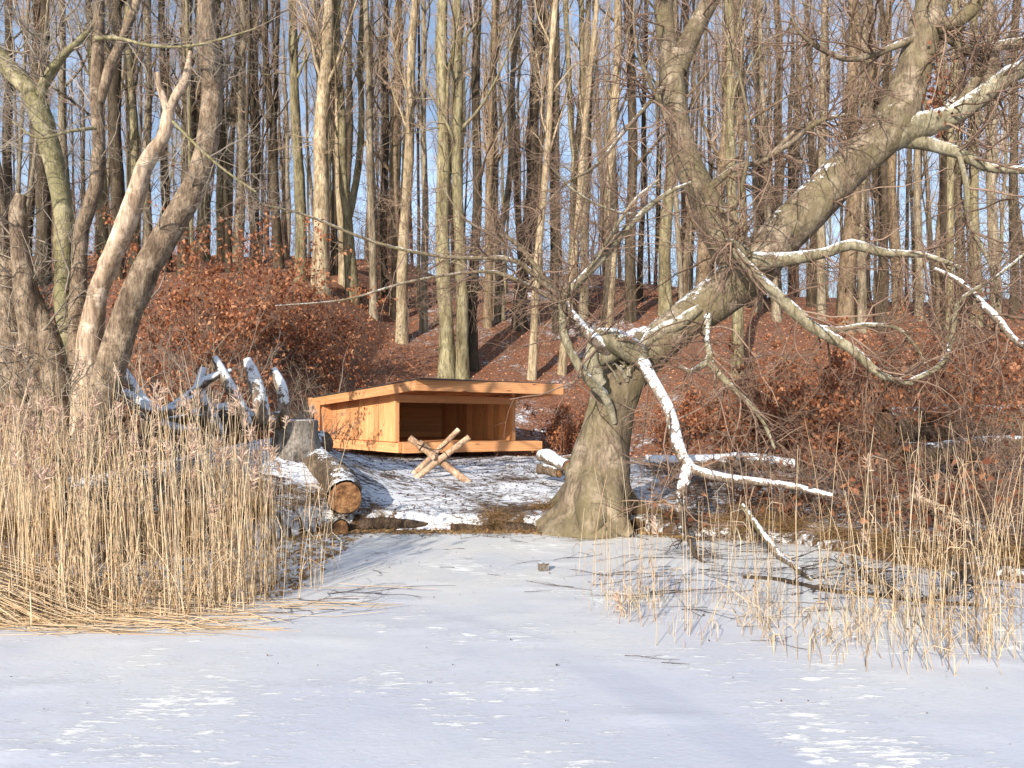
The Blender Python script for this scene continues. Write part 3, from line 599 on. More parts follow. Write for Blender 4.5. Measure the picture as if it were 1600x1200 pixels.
# ------------------------------------------------------------------ many-stemmed tree on the left shore
D = 8.6; lt = empty('shore_tree', (P(110, 700, D)[0], D, g1(P(110, 700, D)[0], D)), 'old many-stemmed shore tree with pale rough bark behind the tall reeds', 'tree')
stems = [
    ('stem', M_alder, [(60, 800, D, 110), (50, 700, D, 84), (32, 600, D, 60), (14, 500, D, 50), (8, 420, D, 46), (-4, 330, D, 40), (-20, 240, D, 36), (-60, 80, D, 30), (-120, -150, D, 24), (-150, -420, D, 8)], None),
    ('stem', M_alder, [(75, 640, D-.1, 50), (52, 520, D-.15, 44), (36, 430, D-.2, 34), (30, 370, D-.2, 28), (28, 330, D-.2, 26), (34, 304, D-.2, 18)], None),
    ('stem', M_alder, [(95, 700, D-.2, 50), (86, 600, D-.2, 42), (72, 520, D-.15, 32), (45, 450, D-.1, 26), (15, 405, D, 26)], None),
    ('stem', M_alder_g, [(120, 620, D, 40), (100, 500, D, 28), (100, 400, D+.1, 30), (98, 320, D+.1, 32), (82, 245, D+.1, 34), (64, 180, D+.1, 34), (40, 135, D+.1, 32), (0, 90, D+.1, 30), (-60, 20, D, 24), (-140, -120, D, 14)], None),
    ('stem', M_alder_g, [(58, 165, D+.1, 18), (74, 120, D+.05, 15), (100, 85, D, 12), (125, 62, D, 10), (145, 40, D, 7), (160, 10, D, 5)], None),
    ('stem', M_alder, [(125, 640, D, 50), (122, 520, D, 34), (123, 430, D, 26), (128, 355, D, 23), (148, 300, D, 22), (155, 230, D, 21), (150, 150, D, 20), (154, 60, D, 18), (155, 0, D, 17), (160, -160, D, 12), (190, -400, D, 5)], None),
    ('stem', M_alder, [(156, 160, D, 14), (172, 105, D, 16), (190, 65, D, 14), (205, 25, D, 13), (216, -10, D, 12), (240, -150, D, 7)], None),
    ('dead_stem', M_dead, [(135, 680, D-.1, 60), (140, 560, D-.1, 44), (150, 470, D-.15, 34), (172, 410, D-.15, 32), (195, 355, D-.2, 32), (212, 305, D-.2, 30), (228, 255, D-.2, 27), (255, 215, D-.2, 22), (264, 175, D-.2, 19)], 'barkless cream coloured dead stem'),
    ('dead_stem', M_dead, [(264, 180, D-.2, 15), (254, 150, D-.2, 13), (248, 130, D-.2, 11), (246, 115, D-.2, 13)], None),
    ('dead_stem', M_dead, [(262, 180, D-.2, 14), (275, 150, D-.2, 15), (290, 125, D-.2, 15), (296, 95, D-.2, 10), (298, 80, D-.2, 6)], None),
    ('stem', M_alder, [(140, 720, D-.2, 70), (155, 640, D-.2, 58), (172, 575, D-.2, 50), (196, 500, D-.2, 48), (222, 435, D-.2, 46), (258, 370, D-.2, 44), (298, 305, D-.2, 42), (322, 240, D-.2, 38), (332, 150, D-.2, 36), (324, 70, D-.2, 32), (322, 0, D-.2, 28), (330, -150, D-.2, 18), (345, -400, D-.2, 7)], None),
]
sp_p = []; sp_r = []
for nm, m_, pts, lab in stems:
    q, r = limb(pts, 34); r = r*.9; o = MB().tubes(q[None], r[None], 20, rough=.10, rfreq=4.5, cap=True).build(nm, m_, lt)
    if lab: o['label'] = lab
    q2_ = spline(np.column_stack([q, r]), 16); sp_p.append(q2_[:, :3]); sp_r.append(q2_[:, 3])
Pp = np.stack(sp_p); Rp = np.stack(sp_r); live = [0, 1, 2, 3, 4, 5, 6, 10]
for pts in ([(150, 60, D-.3, 8), (185, 60, D-.4, 6), (240, 72, D-.5, 5), (310, 70, D-.6, 4), (400, 45, D-.6, 3)], [(150, 200, D-.3, 6), (110, 205, D-.5, 5), (60, 215, D-.6, 4), (20, 190, D-.6, 3)], [(270, 190, D-.3, 5), (310, 230, D-.5, 5), (350, 265, D-.6, 4), (400, 300, D-.6, 3)]):
    q, r = limb(pts, 16); MB().tubes(q[None], r[None], 7).build('branch', M_alder_g, lt); Pp = np.concatenate([Pp, q[None]]); Rp = np.concatenate([Rp, r[None]]); live.append(len(Pp)-1)
Pp = Pp[live]; Rp = Rp[live]
q1, r1_ = grow(Pp, Rp, 20, .18, 1, (35, 85), (.4, 1.3), K=7, r0=.3, rmax=.012, rmin=.004, tip=.4, wig=.2, trop=.05)
q2, r2_ = grow(q1, r1_, 6, .1, 1, (30, 75), (.2, .7), K=5, r0=.6, rmin=.0025, rmax=.005, tip=.5, wig=.2)
q3, r3_ = grow(q2, r2_, 3, .2, 1, (25, 70), (.1, .3), K=3, r0=.7, rmin=.0018, rmax=.003, wig=.2)
# thin shoots round its foot
ft = np.stack([rng.uniform(-5.9, -4.2, 70), D+rng.uniform(-.7, .3, 70), rng.uniform(.1, 1.6, 70)], 1)
foot = np.stack([ft, ft+np.array([0, 0, .3])], 1); qf, rf = grow(foot, np.full((70, 2), .01), 3, 0, 1, (5, 70), (.5, 1.6), K=7, r0=.6, tip=.3, wig=.22, trop=.05)
qg, rg = grow(qf, rf, 5, .2, 1, (30, 70), (.15, .5), K=4, r0=.5, rmin=.002)
t_ = MB().tubes(q1, r1_, 5).tubes(q2, r2_, 3).tubes(q3, r3_, 3).tubes(qf, rf, 4).tubes(qg, rg, 3).build('twigs', M_twig_grey, lt); t_['kind'] = 'stuff'

# snow-caked broken branches left of the stump
for lab, pts in {
    'snow-caked broken branch curving up, nearest the stump': [(445, 655, 11.0, 20), (443, 625, 10.9, 21), (438, 600, 10.9, 20), (426, 576, 10.9, 13)],
    'thickest snow-caked branch leaning steeply behind the reed tops': [(412, 660, 10.8, 26), (405, 620, 10.7, 26), (396, 590, 10.7, 24), (386, 560, 10.7, 15)],
    'forked snow-caked branch bending over towards the reeds': [(385, 665, 10.6, 26), (372, 630, 10.5, 24), (355, 595, 10.5, 20), (335, 558, 10.5, 13)],
    'pale branch lying aslant across the snow-caked branches': [(240, 655, 10.3, 14), (290, 622, 10.3, 15), (330, 590, 10.4, 14), (360, 580, 10.6, 10)],
    'short snowy limb beside the shore tree': [(250, 655, 10.2, 24), (222, 625, 10.1, 22), (200, 590, 10.1, 16), (186, 566, 10.1, 11)],
    'thin snowy limb lying low behind the plumes of the reeds': [(180, 600, 10.2, 12), (215, 640, 10.2, 16), (260, 665, 10.2, 18), (310, 675, 10.2, 16)],
    'snow-laden bough lying level behind the plumes near the stump': [(300, 648, 10.7, 18), (340, 640, 10.8, 24), (390, 648, 10.8, 22), (430, 660, 10.8, 16)],
    'snow-laden broken bough slanting down beside the forked one': [(318, 575, 10.6, 12), (312, 610, 10.5, 20), (330, 650, 10.5, 24), (345, 680, 10.5, 18)],
    'low snow-laden bough nearest the thick curved shore stem': [(195, 615, 10.0, 20), (235, 640, 10.0, 24), (275, 640, 10.1, 18), (310, 615, 10.2, 10)],
    'snowy limb end poking out at the far edge of the wood pile': [(0, 560, 9.4, 14), (15, 565, 9.4, 16), (50, 575, 9.4, 12), (70, 560, 9.5, 9)]}.items():
    q, r = limb(pts, 14); nm = MB().tubes(q[None], r[None]*.88, 14, rough=.16, rfreq=6, cap=True).build('snowy_branch', M_snowlimb); tag(nm, lab, 'branch', 'snow-caked branches piled behind the reeds')
q, r = limb([(1420, 772, 8.2, 7), (1455, 788, 8.1, 14), (1490, 808, 8.0, 17), (1520, 826, 7.9, 13), (1530, 840, 7.9, 6)], 12)
tag(MB().tubes(q[None], r[None], 10, rough=.2, rfreq=9, cap=True).build('broken_branch', M_dead), 'pale splintered branch sticking out among the right-hand reeds', 'branch')
for lab, pts in {
    'dark forked branch frozen flat into the ice behind the right reeds': [(1160, 905, 7.0, 6), (1220, 920, 6.9, 7), (1290, 932, 6.5, 8), (1370, 945, 6.3, 9), (1450, 952, 6.1, 8), (1530, 955, 6.0, 5)],
    'dark bent branch arching out of the ice before the brush': [(1330, 870, 7.6, 6), (1345, 900, 7.2, 9), (1360, 930, 6.8, 9), (1385, 935, 6.7, 7), (1400, 948, 6.4, 5)],
    'mossy brown root reaching down onto the ice among reeds': [(1160, 790, 8.9, 10), (1200, 845, 8.2, 11), (1235, 890, 7.6, 11), (1262, 935, 7.0, 9), (1268, 945, 6.9, 5)],
    'black bent stick rising from the ice by the beech roots': [(1062, 800, 8.8, 8), (1075, 840, 8.3, 9), (1090, 875, 7.9, 6), (1100, 890, 7.7, 4)],
    'dark crooked branch lying where the far brush meets the ice': [(1440, 950, 6.2, 6), (1475, 930, 6.3, 9), (1500, 900, 6.5, 9), (1520, 890, 6.6, 6)]}.items():
    q, r = limb(pts, 16); q[:, 2] = np.maximum(q[:, 2], .012); rt_ = empty('fallen_branch', tuple(q[0]), lab, 'branch')
    MB().tubes(q[None], r[None], 8, rough=.12, rfreq=9, cap=True).build('branch', M_twig_dark if 'mossy' not in lab else M_beech, rt_)
    a1, b1 = grow(q[None], r[None], 22, .1, 1, (30, 80), (.2, .7), K=6, r0=.4, rmin=.002, rmax=.008, wig=.3); a2, b2 = grow(a1, b1, 4, .2, 1, (30, 70), (.1, .3), K=4, r0=.6, rmin=.0018, wig=.25)
    for q_ in (a1, a2): q_[:, :, 2] = np.abs(q_[:, :, 2])*.6+.004
    t_ = MB().tubes(a1, b1, 4).tubes(a2, b2, 3).build('twigs', M_twig_dark, rt_); t_['kind'] = 'stuff'

# ------------------------------------------------------------------ forest trees
H = 25.0
def archetype(seed, fork=0, low=8):
    global rng
    rng = np.random.default_rng(100+seed)
    K = 26; z = np.linspace(-.4, H, K); ph = rng.uniform(0, 6.28, 4)
    bx = .11*np.sin(z*.24+ph[0])+.06*np.sin(z*.8+ph[1]); by = .11*np.sin(z*.22+ph[2])+.06*np.sin(z*.75+ph[3])
    bx -= np.interp(0, z, bx); by -= np.interp(0, z, by); pts = np.stack([bx, by, z], 1)
    R = .30*(1-.62*np.clip(z/H, 0, 1)**1.1)+.12*np.exp(-np.maximum(z, 0)/.35)+.03*np.exp(-np.maximum(z, 0)/1.5); R[-3:] *= [.7, .4, .12]
    zf = H
    mbt = MB(); 
    par = [(pts, R)]
    if fork:
        zf = (3.5, 7.0, 10.0, 1.2)[fork-1]; i = np.searchsorted(z, zf); K2 = K-i
        dz = z[i:]-z[i]; off = (1-np.exp(-dz*.5))*rng.uniform(.7, 1.2)+dz*.03; a = rng.uniform(0, 6.28)
        p2 = pts[i:].copy(); p2[:, 0] += off*math.cos(a); p2[:, 1] += off*math.sin(a)
        p1 = pts.copy(); p1[i:, 0] -= off*math.cos(a)*.55; p1[i:, 1] -= off*math.sin(a)*.55
        R1 = R.copy(); R1[i:] *= .78; par = [(p1, R1), (p2, R[i:]*.68)]
    for q, r in par:
        KK = 44; w = spline(np.column_stack([q, r]), KK); mbt.tubes(w[None, :, :3], np.maximum(w[None, :, 3], .01), 12, rough=.10, rfreq=1.6)
    mc = MB()
    for q, r in par:
        w = spline(np.column_stack([q, r]), 24)[None]; Pq, Rq = w[..., :3], w[..., 3]
        b1, c1 = grow(Pq, Rq, 16, .26, .97, (18, 48), (3.0, 7.0), K=10, r0=.34, tip=.25, trop=.10, wig=.15, rmax=.085)      # main steep limbs
        b0, c0 = grow(Pq, Rq, int(low*2.2), .06, .62, (45, 95), (1.2, 3.6), K=9, r0=.10, tip=.3, trop=.03, wig=.24, rmax=.024)        # thin low branches
        b2, c2 = grow(b1, c1, 8, .15, 1, (25, 60), (.9, 2.4), K=6, r0=.42, tip=.35, trop=.05, wig=.15, rmin=.009)
        b2b, c2b = grow(b0, c0, 6, .15, 1, (30, 70), (.5, 1.4), K=6, r0=.5, tip=.5, wig=.24, rmin=.005)
        b3, c3 = grow(b2, c2, 5, .1, 1, (25, 65), (.35, 1.3), K=5, r0=.5, tip=.6, wig=.24, rmin=.006, rmax=.010)
        b3b, c3b = grow(b2b, c2b, 4, .1, 1, (25, 65), (.2, .7), K=4, r0=.6, tip=.6, wig=.15, rmin=.004)
        mc.tubes(b1, c1, 6, mi=1).tubes(b0, c0, 5, mi=1).tubes(b2, c2, 4).tubes(b2b, c2b, 3).tubes(b3, c3, 3).tubes(b3b, c3b, 3)
    tm = mbt.mesh('trunk', M_forest); cm = mc.mesh('crown', [M_ftwig, M_forest])
    return tm, cm
M_ftwig = twigmat('forest_twig_bark', (.22, .155, .11), (.50, .37, .27))
ARCH = [archetype(k, fk, lo) for k, (fk, lo) in enumerate([(0, 6), (0, 12), (0, 8), (1, 8), (2, 6), (3, 8), (0, 14), (2, 10), (4, 6), (0, 4)])]
rng = np.random.default_rng(11)
TONE = {'p': (.45, .37, .26), 'o': (.29, .26, .165), 'g': (.30, .26, .20), 'd': (.085, .066, .046), 'b': (.25, .19, .13)}  # 'd' puts the shade on the dark trunks into their bark colour
def forest_tree(x, y, rad, var, tone, label, group, tilt=0, tilty=0, hs=1.0, name='beech_tree'):
    tm, cm = ARCH[var]; z = g1(x, y); r = empty(name, (x, y, z), label, 'tree', group); s_ = rad/.30
    cs = max(.55, min(1.25, s_**.5))
    rz = rng.uniform(0, 6.28); jit = rng.uniform(.85, 1.15); c = TONE[tone]
    for nm, me in (('trunk', tm), ('crown', cm)):
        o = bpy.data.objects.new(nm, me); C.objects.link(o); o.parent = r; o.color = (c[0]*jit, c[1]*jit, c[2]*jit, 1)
    r.rotation_euler = (tilty, tilt, rz) if False else (0, 0, 0)
    M = Matrix.Translation((x, y, z)) @ Matrix.Rotation(tilt, 4, 'Y') @ Matrix.Rotation(tilty, 4, 'X') @ Matrix.Rotation(rz, 4, 'Z') @ Matrix.Diagonal((s_, s_, hs, 1))
    r.matrix_world = M; r['_o'] = [0, 0, 0]
    del r['_o']; return r
GK = 'bare beeches along the front of the wood'
# px base, py base, width px, px where it leaves the top, variant, tone, label
KEY = [
 (14, 430, 15, 8, 2, 'd', 'dark straight tree at the very edge of the photo behind the shore tree'),
 (42, 440, 13, 44, 0, 'd', 'dark slim tree between the two outer stems of the shore tree'),
 (66, 445, 22, 60, 9, 'd', 'broad dark trunk showing behind the lichen-covered shore stem'),
 (104, 430, 13, 100, 2, 'g', 'grey slim trunk seen through the first gap of the shore tree'),
 (168, 432, 15, 130, 0, 'o', 'olive trunk leaning slightly behind the straight shore stem'),
 (184, 436, 22, 180, 1, 'd', 'dark broad trunk right behind the pale dead stem foot'),
 (212, 425, 17, 205, 9, 'o', 'olive smooth trunk rising behind the curved dead stem'),
 (232, 415, 13, 226, 2, 'g', 'thin grey trunk beside the twin broken tips of the dead stem'),
 (262, 425, 12, 258, 0, 'd', 'thin black trunk in the blue gap left of the thick shore stem'),
 (290, 430, 22, 300, 6, 'd', 'stout dark trunk crossing behind the thick curved shore stem'),
 (316, 400, 20, 318, 2, 'o', 'olive green trunk just right of the thick curved shore stem'),
 (350, 405, 20, 352, 4, 'o', 'olive forked trunk above the copper-leaved thicket edge'),
 (372, 400, 14, 372, 0, 'g', 'thin grey-green trunk beside the olive forked trunk'),
 (398, 410, 13, 396, 1, 'd', 'dark thin trunk rising from the top of the copper thicket'),
 (436, 420, 15, 422, 4, 'd', 'dark trunk that forks low above the copper thicket'),
 (470, 440, 18, 462, 9, 'o', 'smooth olive trunk left of the palest trunk of the wood'),
 (500, 455, 26, 505, 9, 'p', 'palest stout trunk of the wood above the copper thicket'),
 (522, 430, 11, 524, 2, 'd', 'dark slim trunk in the shade of the palest stout trunk'),
 (536, 445, 13, 534, 0, 'p', 'narrow pale trunk right beside the palest stout trunk'),
 (550, 470, 19, 548, 3, 'o', 'olive trunk with a steep side stem above the leafy branch'),
 (584, 495, 13, 574, 0, 'g', 'slim trunk standing on the leaf slope left of three companions'),
 (600, 470, 12, 598, 2, 'd', 'dark thin trunk in the blue gap above the shelter roof edge'),
 (616, 498, 13, 618, 1, 'b', 'brown slim trunk on the leaf slope above the roof peak'),
 (628, 535, 18, 640, 9, 'p', 'pale mottled trunk on the leaf slope above the roof peak'),
 (662, 516, 12, 664, 2, 'g', 'short-based slim trunk between the mottled and twin trunks'),
 (698, 590, 24, 700, 0, 'o', 'left olive trunk of the tight cluster just behind the shelter roof'),
 (722, 590, 20, 716, 2, 'o', 'right olive trunk of the tight cluster just behind the shelter roof'),
 (738, 578, 17, 742, 1, 'd', 'dark back trunk of the tight cluster behind the shelter roof'),
 (762, 512, 13, 770, 6, 'b', 'brown leaning trunk just right of the roof cluster'),
 (780, 500, 18, 792, 3, 'g', 'grey forked trunk on the snowy part of the slope'),
 (812, 515, 22, 836, 1, 'd', 'dark stout trunk leaning right above the shelter roof'),
 (831, 592, 13, 864, 2, 'p', 'thin tan trunk leaning right from behind the roof end'),
 (868, 520, 10, 868, 0, 'd', 'very thin dark trunk between the leaning tan trunk and its neighbour'),
 (878, 585, 12, 925, 0, 'p', 'thin tan trunk slanting up from the right end of the roof'),
 (892, 500, 17, 900, 4, 'o', 'olive trunk forked above the arched low branch'),
 (912, 498, 14, 920, 2, 'g', 'grey trunk beside the olive forked one over the arched branch'),
 (948, 512, 18, 968, 9, 'p', 'pale smooth trunk left of the broken beech'),
 (985, 502, 18, 990, 1, 'd', 'dark trunk directly above the snowy break of the beech'),
 (1000, 470, 9, 1004, 0, 'd', 'pencil-thin dark trunk above the snowy break of the beech'),
 (1040, 492, 20, 1050, 9, 'o', 'olive trunk half hidden by the upright beech stem'),
 (1066, 480, 15, 1080, 2, 'b', 'brown trunk right behind the upright beech stem'),
 (1100, 500, 24, 1100, 3, 'b', 'broad brown trunk between the two arms of the broken beech'),
 (1152, 590, 18, 1142, 9, 'o', 'olive trunk whose foot shows under the leaning beech stem'),
 (1160, 480, 14, 1150, 0, 'p', 'pale trunk in the crook between the two beech arms'),
 (1190, 480, 16, 1180, 1, 'd', 'dark trunk above the crook of the broken beech'),
 (1212, 470, 18, 1210, 2, 'b', 'brown trunk rising above the leaning beech stem'),
 (1236, 460, 11, 1240, 0, 'd', 'thin dark trunk over the middle of the leaning beech stem'),
 (1268, 480, 14, 1266, 4, 'd', 'dark forked trunk crossing behind the leaning stem'),
 (1284, 500, 14, 1280, 9, 'g', 'straight grey trunk crossing behind the leaning stem'),
 (1322, 520, 26, 1325, 1, 'b', 'broadest brown trunk behind the upper leaning stem'),
 (1346, 520, 14, 1352, 2, 'g', 'slim trunk snug beside the broadest brown trunk'),
 (1376, 520, 18, 1372, 3, 'd', 'dark forked trunk under the topmost bend of the beech'),
 (1402, 500, 16, 1400, 0, 'b', 'brown trunk beneath the side limb of the beech'),
 (1436, 500, 12, 1432, 2, 'g', 'slim trunk left of the hanging copper leaves'),
 (1474, 520, 18, 1470, 9, 'b', 'brown trunk beneath the hanging copper leaves'),
 (1502, 500, 14, 1504, 1, 'd', 'dark trunk below the snowy side limb bend'),
 (1526, 510, 16, 1526, 2, 'o', 'olive trunk under the looped upper limb'),
 (1556, 520, 16, 1550, 6, 'g', 'grey trunk near the photo edge under the long low limb'),
 (1584, 500, 13, 1590, 0, 'd', 'dark trunk nearest the photo edge above the brush'),
]
used = []
for px, py, w, pt, var, tone, lab in KEY:
    x, y = hit(px, py); 
    if px < 480: y = min(max(y, 22), 44); x = (px-800)/F_PX*y
    zt_ = EYE+640/F_PX*y; hgt = zt_-g1(x, y); dx = (pt-px)/F_PX*y
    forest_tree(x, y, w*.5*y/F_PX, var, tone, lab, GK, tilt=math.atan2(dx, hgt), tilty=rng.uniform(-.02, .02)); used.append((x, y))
# the crowd of slimmer trees behind
ZONES = [(-60, 'beyond the photo edge'), (30, 'at the edge beyond the shore tree'), (150, 'behind the lichen-covered stem'), (240, 'behind the dead stem'), (340, 'behind the thick curved shore stem'), (450, 'over the copper thicket'), (560, 'near the palest stout trunk'),
         (660, 'above the shelter roof peak'), (760, 'behind the tight roof cluster'), (880, 'above the shelter roof end'), (1000, 'above the arched low branch'), (1120, 'behind the upright beech stem'), (1240, 'in the crook of the beech'),
         (1380, 'behind the leaning beech stem'), (1500, 'near the hanging copper leaves'), (9999, 'under the long side limb')]
seen_ = set()
ARCH_FORK = [0, 0, 0, 1, 1, 1, 0, 1, 1, 0]
used = np.array(used); n_far = 0; tries = 0
pts_ = list(map(tuple, used))
while n_far < 190 and tries < 6000:
    tries += 1
    d = rng.uniform(31, 92); a = rng.uniform(-.78, .78); x = a*d; y = d
    if abs(a) > .74 and d < 35: continue
    if min((x-p[0])**2+(y-p[1])**2 for p in pts_) < 1.3**2: continue
    pts_.append((x, y)); n_far += 1
    rad_ = rng.choice([.09, .12, .16, .2])*(1+.25*(d > 60)); var_ = int(rng.integers(0, 10)); tn_ = rng.choice(['d', 'b', 'g', 'o', 'd', 'd'])
    lab_ = {'d': 'dark', 'b': 'brown', 'g': 'grey', 'o': 'olive'}[tn_]; lab_ = ('hair-thin ' if rad_/d < .0025 else 'thin ' if rad_/d < .004 else 'slim ')+lab_+(' forked' if ARCH_FORK[var_] else ' straight')+' tree '
    pxx = 800+a*F_PX; zn = [z_ for z_ in ZONES if pxx < z_[0]][0][1]; lab_ += ('far back ' if d > 62 else 'midway back ' if d > 45 else 'in the second rank ')+zn
    tl_ = rng.uniform(-.05, .05)
    if lab_ in seen_: lab_ = ('right-tilted ' if tl_ > .015 else 'left-tilted ' if tl_ < -.015 else 'upright ')+lab_.replace(' tree far back', ' tree far')
    seen_.add(lab_)
    forest_tree(x, y, rad_, var_, tn_, lab_, 'crowded bare trees deep in the wood', tilt=tl_, tilty=rng.uniform(-.04, .04), name='slender_tree')

# ------------------------------------------------------------------ shrubs and thickets
def shrub(name, label, cat, cx, cy, rx, ry, h, stems, leaves, lm=M_leaf, tm=M_twig_red, lean=0, twigs=5, group=None, lsize=(.08, .135), up=.08, spread=50, lowleaf=.1, r0=.012, nl=1.0):
    z0 = g1(cx, cy); root = empty(name, (cx, cy, z0), label, cat, group)
    bx = cx+rng.normal(size=stems)*rx*.45; by = cy+rng.normal(size=stems)*ry*.45; bz_ = gz(bx, by)
    base = np.stack([np.stack([bx, by, bz_-.05], 1), np.stack([bx, by, bz_+.1], 1)], 1)
    q1, r1 = grow(base, np.full((stems, 2), r0*2), 1, 0, .5, (3, spread), (h*.55, h*1.15), K=9, r0=.5, tip=.25, wig=.16, trop=up, lshort=0)
    q1[:, :, 0] += np.linspace(0, lean, 9)[None]
    q2, r2 = grow(q1, r1, twigs+2, .15, 1, (30, 75), (h*.16, h*.5), K=6, r0=.5, rmin=.0035, tip=.4, wig=.2, trop=.02)
    q3, r3 = grow(q2, r2, twigs, .1, 1, (30, 70), (h*.05, h*.2), K=4, r0=.6, rmin=.0025, tip=.5, wig=.2)
    for q_ in (q1, q2, q3):
        g_ = gz(q_[..., 0], q_[..., 1]); q_[..., 2] = np.maximum(q_[..., 2], g_-.03)
    s_ = MB().tubes(q1, r1, 5).build('stems', tm, root); s_['kind'] = 'stuff'; t_ = MB().tubes(q2, r2, 4).tubes(q3, r3, 3).build('twigs', tm, root); t_['kind'] = 'stuff'
    if leaves:
        src = q3.reshape(-1, 3); src = np.concatenate([src, q2[:, 2:].reshape(-1, 3)]); src = src[rng.integers(0, len(src), int(leaves*1.35))]
        src = src[vnoise(src*np.array([1.5, 1.5, 1.7])+3)+.25*rng.normal(size=len(src)) > .0]; leaves = len(src); dirs = rng.normal(size=(leaves, 3))*.7+np.array([0, 0, -.8]); pos = src+rng.normal(size=(leaves, 3))*.05
        f_ = MB().leaves(pos, dirs, rng.uniform(lsize[0], lsize[1], leaves)).build('foliage', lm, root); f_['kind'] = 'stuff'
    return root
def at(px, d): return (px-800)/F_PX*d, d
x, y = at(180, 16.2); shrub('beech_thicket', 'deep copper thicket filling the space behind the shore tree stems', 'thicket', x, y, 2.6, 1.4, 3.3, 46, 8500, lm=M_leaf_b, tm=M_twig)
x, y = at(322, 21); shrub('beech_thicket', 'tallest copper thicket of dry leaves above the snow-caked branches', 'thicket', x, y, 1.8, 1.3, 4.3, 46, 9000, lsize=(.09,.15), lm=M_leaf_b, tm=M_twig, r0=.016)
x, y = at(462, 24); shrub('beech_thicket', 'copper thicket reaching over the low end of the shelter', 'thicket', x, y, 1.9, 1.0, 4.2, 34, 5500, lsize=(.10,.16), lm=M_leaf_b, tm=M_twig)
x, y = at(110, 15.5); shrub('beech_thicket', 'shaded copper thicket behind the lichen-covered stem', 'thicket', x, y, 1.8, 1.4, 3.0, 30, 6500)
x, y = at(-10, 14.5); shrub('beech_thicket', 'copper thicket cut by the photo edge behind the outer shore stem', 'thicket', x, y, 1.4, 1.4, 3.0, 20, 3500)
x, y = at(540, 24.5); shrub('beech_sapling', 'young beech holding tan leaves above the shelter roof slope', 'sapling', x, y, 1.5, .8, 4.0, 9, 2200, lsize=(.08, .12))
x, y = at(884, 20.8); shrub('beech_shrub', 'rounded copper shrub between the shelter end and the big beech', 'shrub', x, y, .75, .7, 1.35, 24, 4600, lm=M_leaf_b, spread=35, lsize=(.06, .1))
x, y = at(905, 22.0); shrub('beech_shrub', 'low tan-leaved shrub hugging the left side of the big beech', 'shrub', x, y, 1.0, .8, 1.7, 14, 1800)
for px, d, h, rx, nst, nlv, lab in [
    (1180, 16, 1.9, 1.5, 24, 3600, 'orange-leaved shrub under the leaning beech stem'),
    (1280, 15, 2.2, 1.6, 26, 4300, 'thick orange-brown shrub below the long snowy arched branch'),
    (1390, 15.5, 2.4, 1.6, 26, 4000, 'tangled rusty shrub above the mossy fallen trunk'),
    (1500, 15, 2.6, 1.6, 28, 3200, 'rusty twiggy shrub beyond the end of the snowy arched branch'),
    (1610, 14, 2.6, 1.4, 22, 2600, 'dense rusty shrub cut off by the photo edge'),
    (1250, 22, 2.5, 2.2, 24, 3800, 'rusty thicket on the slope behind the arched branch'),
    (1420, 23, 3.2, 2.6, 28, 4200, 'rusty thicket on the slope behind the hanging side limb'),
    (1580, 22, 3.6, 2.4, 28, 4000, 'tall rusty thicket on the slope at the photo edge'),
    (1075, 22, 1.4, 1.6, 16, 2400, 'low leafy scrub on the slope just right of the break')]:
    x, y = at(px, d); shrub('rusty_shrub', lab, 'shrub', x, y, rx, 1.0, h, nst, int(nlv*1.5), lm=M_leaf_b, tm=M_twig, group='rust-coloured shrubs under the wood')
for px, d, h, rx, lab in [
    (1120, 9.6, .9, .7, 'bramble tangle on the bank behind the snow-caked bough'),
    (1230, 9.4, 1.0, .8, 'bramble tangle where the snowy bough touches the bank'),
    (1340, 9.0, 1.1, .8, 'grey bare brush below the mossy fallen trunk'),
    (1440, 8.4, 1.2, .8, 'grey bare brush around the pale splintered branch'),
    (1540, 7.8, 1.3, .8, 'grey bare brush behind the thick right-hand reeds'),
    (1630, 7.6, 1.6, .7, 'grey bare brush cut by the photo edge near the reeds'),
    (1480, 10.5, 2.6, 1.2, 'tall bare grey bush rising before the rusty shrubs'),
    (1590, 10.0, 3.2, 1.2, 'tallest bare grey bush at the right photo edge'),
    (1360, 11.0, 2.0, 1.2, 'bare grey bush between bough end and rusty shrubs'),
    (470, 12.6, .9, .5, 'wispy bare twigs growing around the stump'),
    (215, 9.6, 1.3, .8, 'bare twiggy bush beside the shore tree foot'),
    (340, 9.2, .9, .8, 'low bare brush on the bank behind the tall reeds'),
    (20, 8.4, 1.9, .8, 'bare twiggy bush at the outer foot of the shore tree')]:
    x, y = at(px, d); shrub('bare_bush', lab, 'bush', x, y, rx, .5, h, 20, (160 if px > 700 else 0), lm=M_leaf, tm=(M_twig if px > 700 else M_twig_grey), group='bare bushes along the shore', spread=75, up=.0, twigs=5, r0=.008)

for px, d, h, rx, lab in [(335, 14.8, 3.0, .8, 'tall bare grey bush before the copper thicket over the snowy boughs'), (500, 21.6, 3.2, .7, 'bare pale bush just behind the low end of the shelter'), (300, 12.8, 2.4, .8, 'bare pale bush between the thick shore stem and copper thicket')]:
    x, y = at(px, d); shrub('bare_bush', lab, 'bush', x, y, rx, .4, h, 14, 0, tm=M_twig_grey, group='bare bushes along the shore', spread=45, up=.02, twigs=4, r0=.012)
n = 3600; y = rng.uniform(40, 95, n); x = y*rng.uniform(-.8, .8, n); z = gz(x, y); b_ = np.stack([np.stack([x, y, z-.05], 1), np.stack([x, y, z+.2], 1)], 1)
q1, r1 = grow(b_, np.full((n, 2), .02), 1, 0, .5, (2, 40), (1.2, 5.5), K=6, r0=.5, tip=.35, wig=.1, trop=.1, lshort=0); q2, r2 = grow(q1, r1, 6, .2, 1, (25, 60), (.4, 1.6), K=4, r0=.6, rmin=.008, tip=.6, wig=.15)
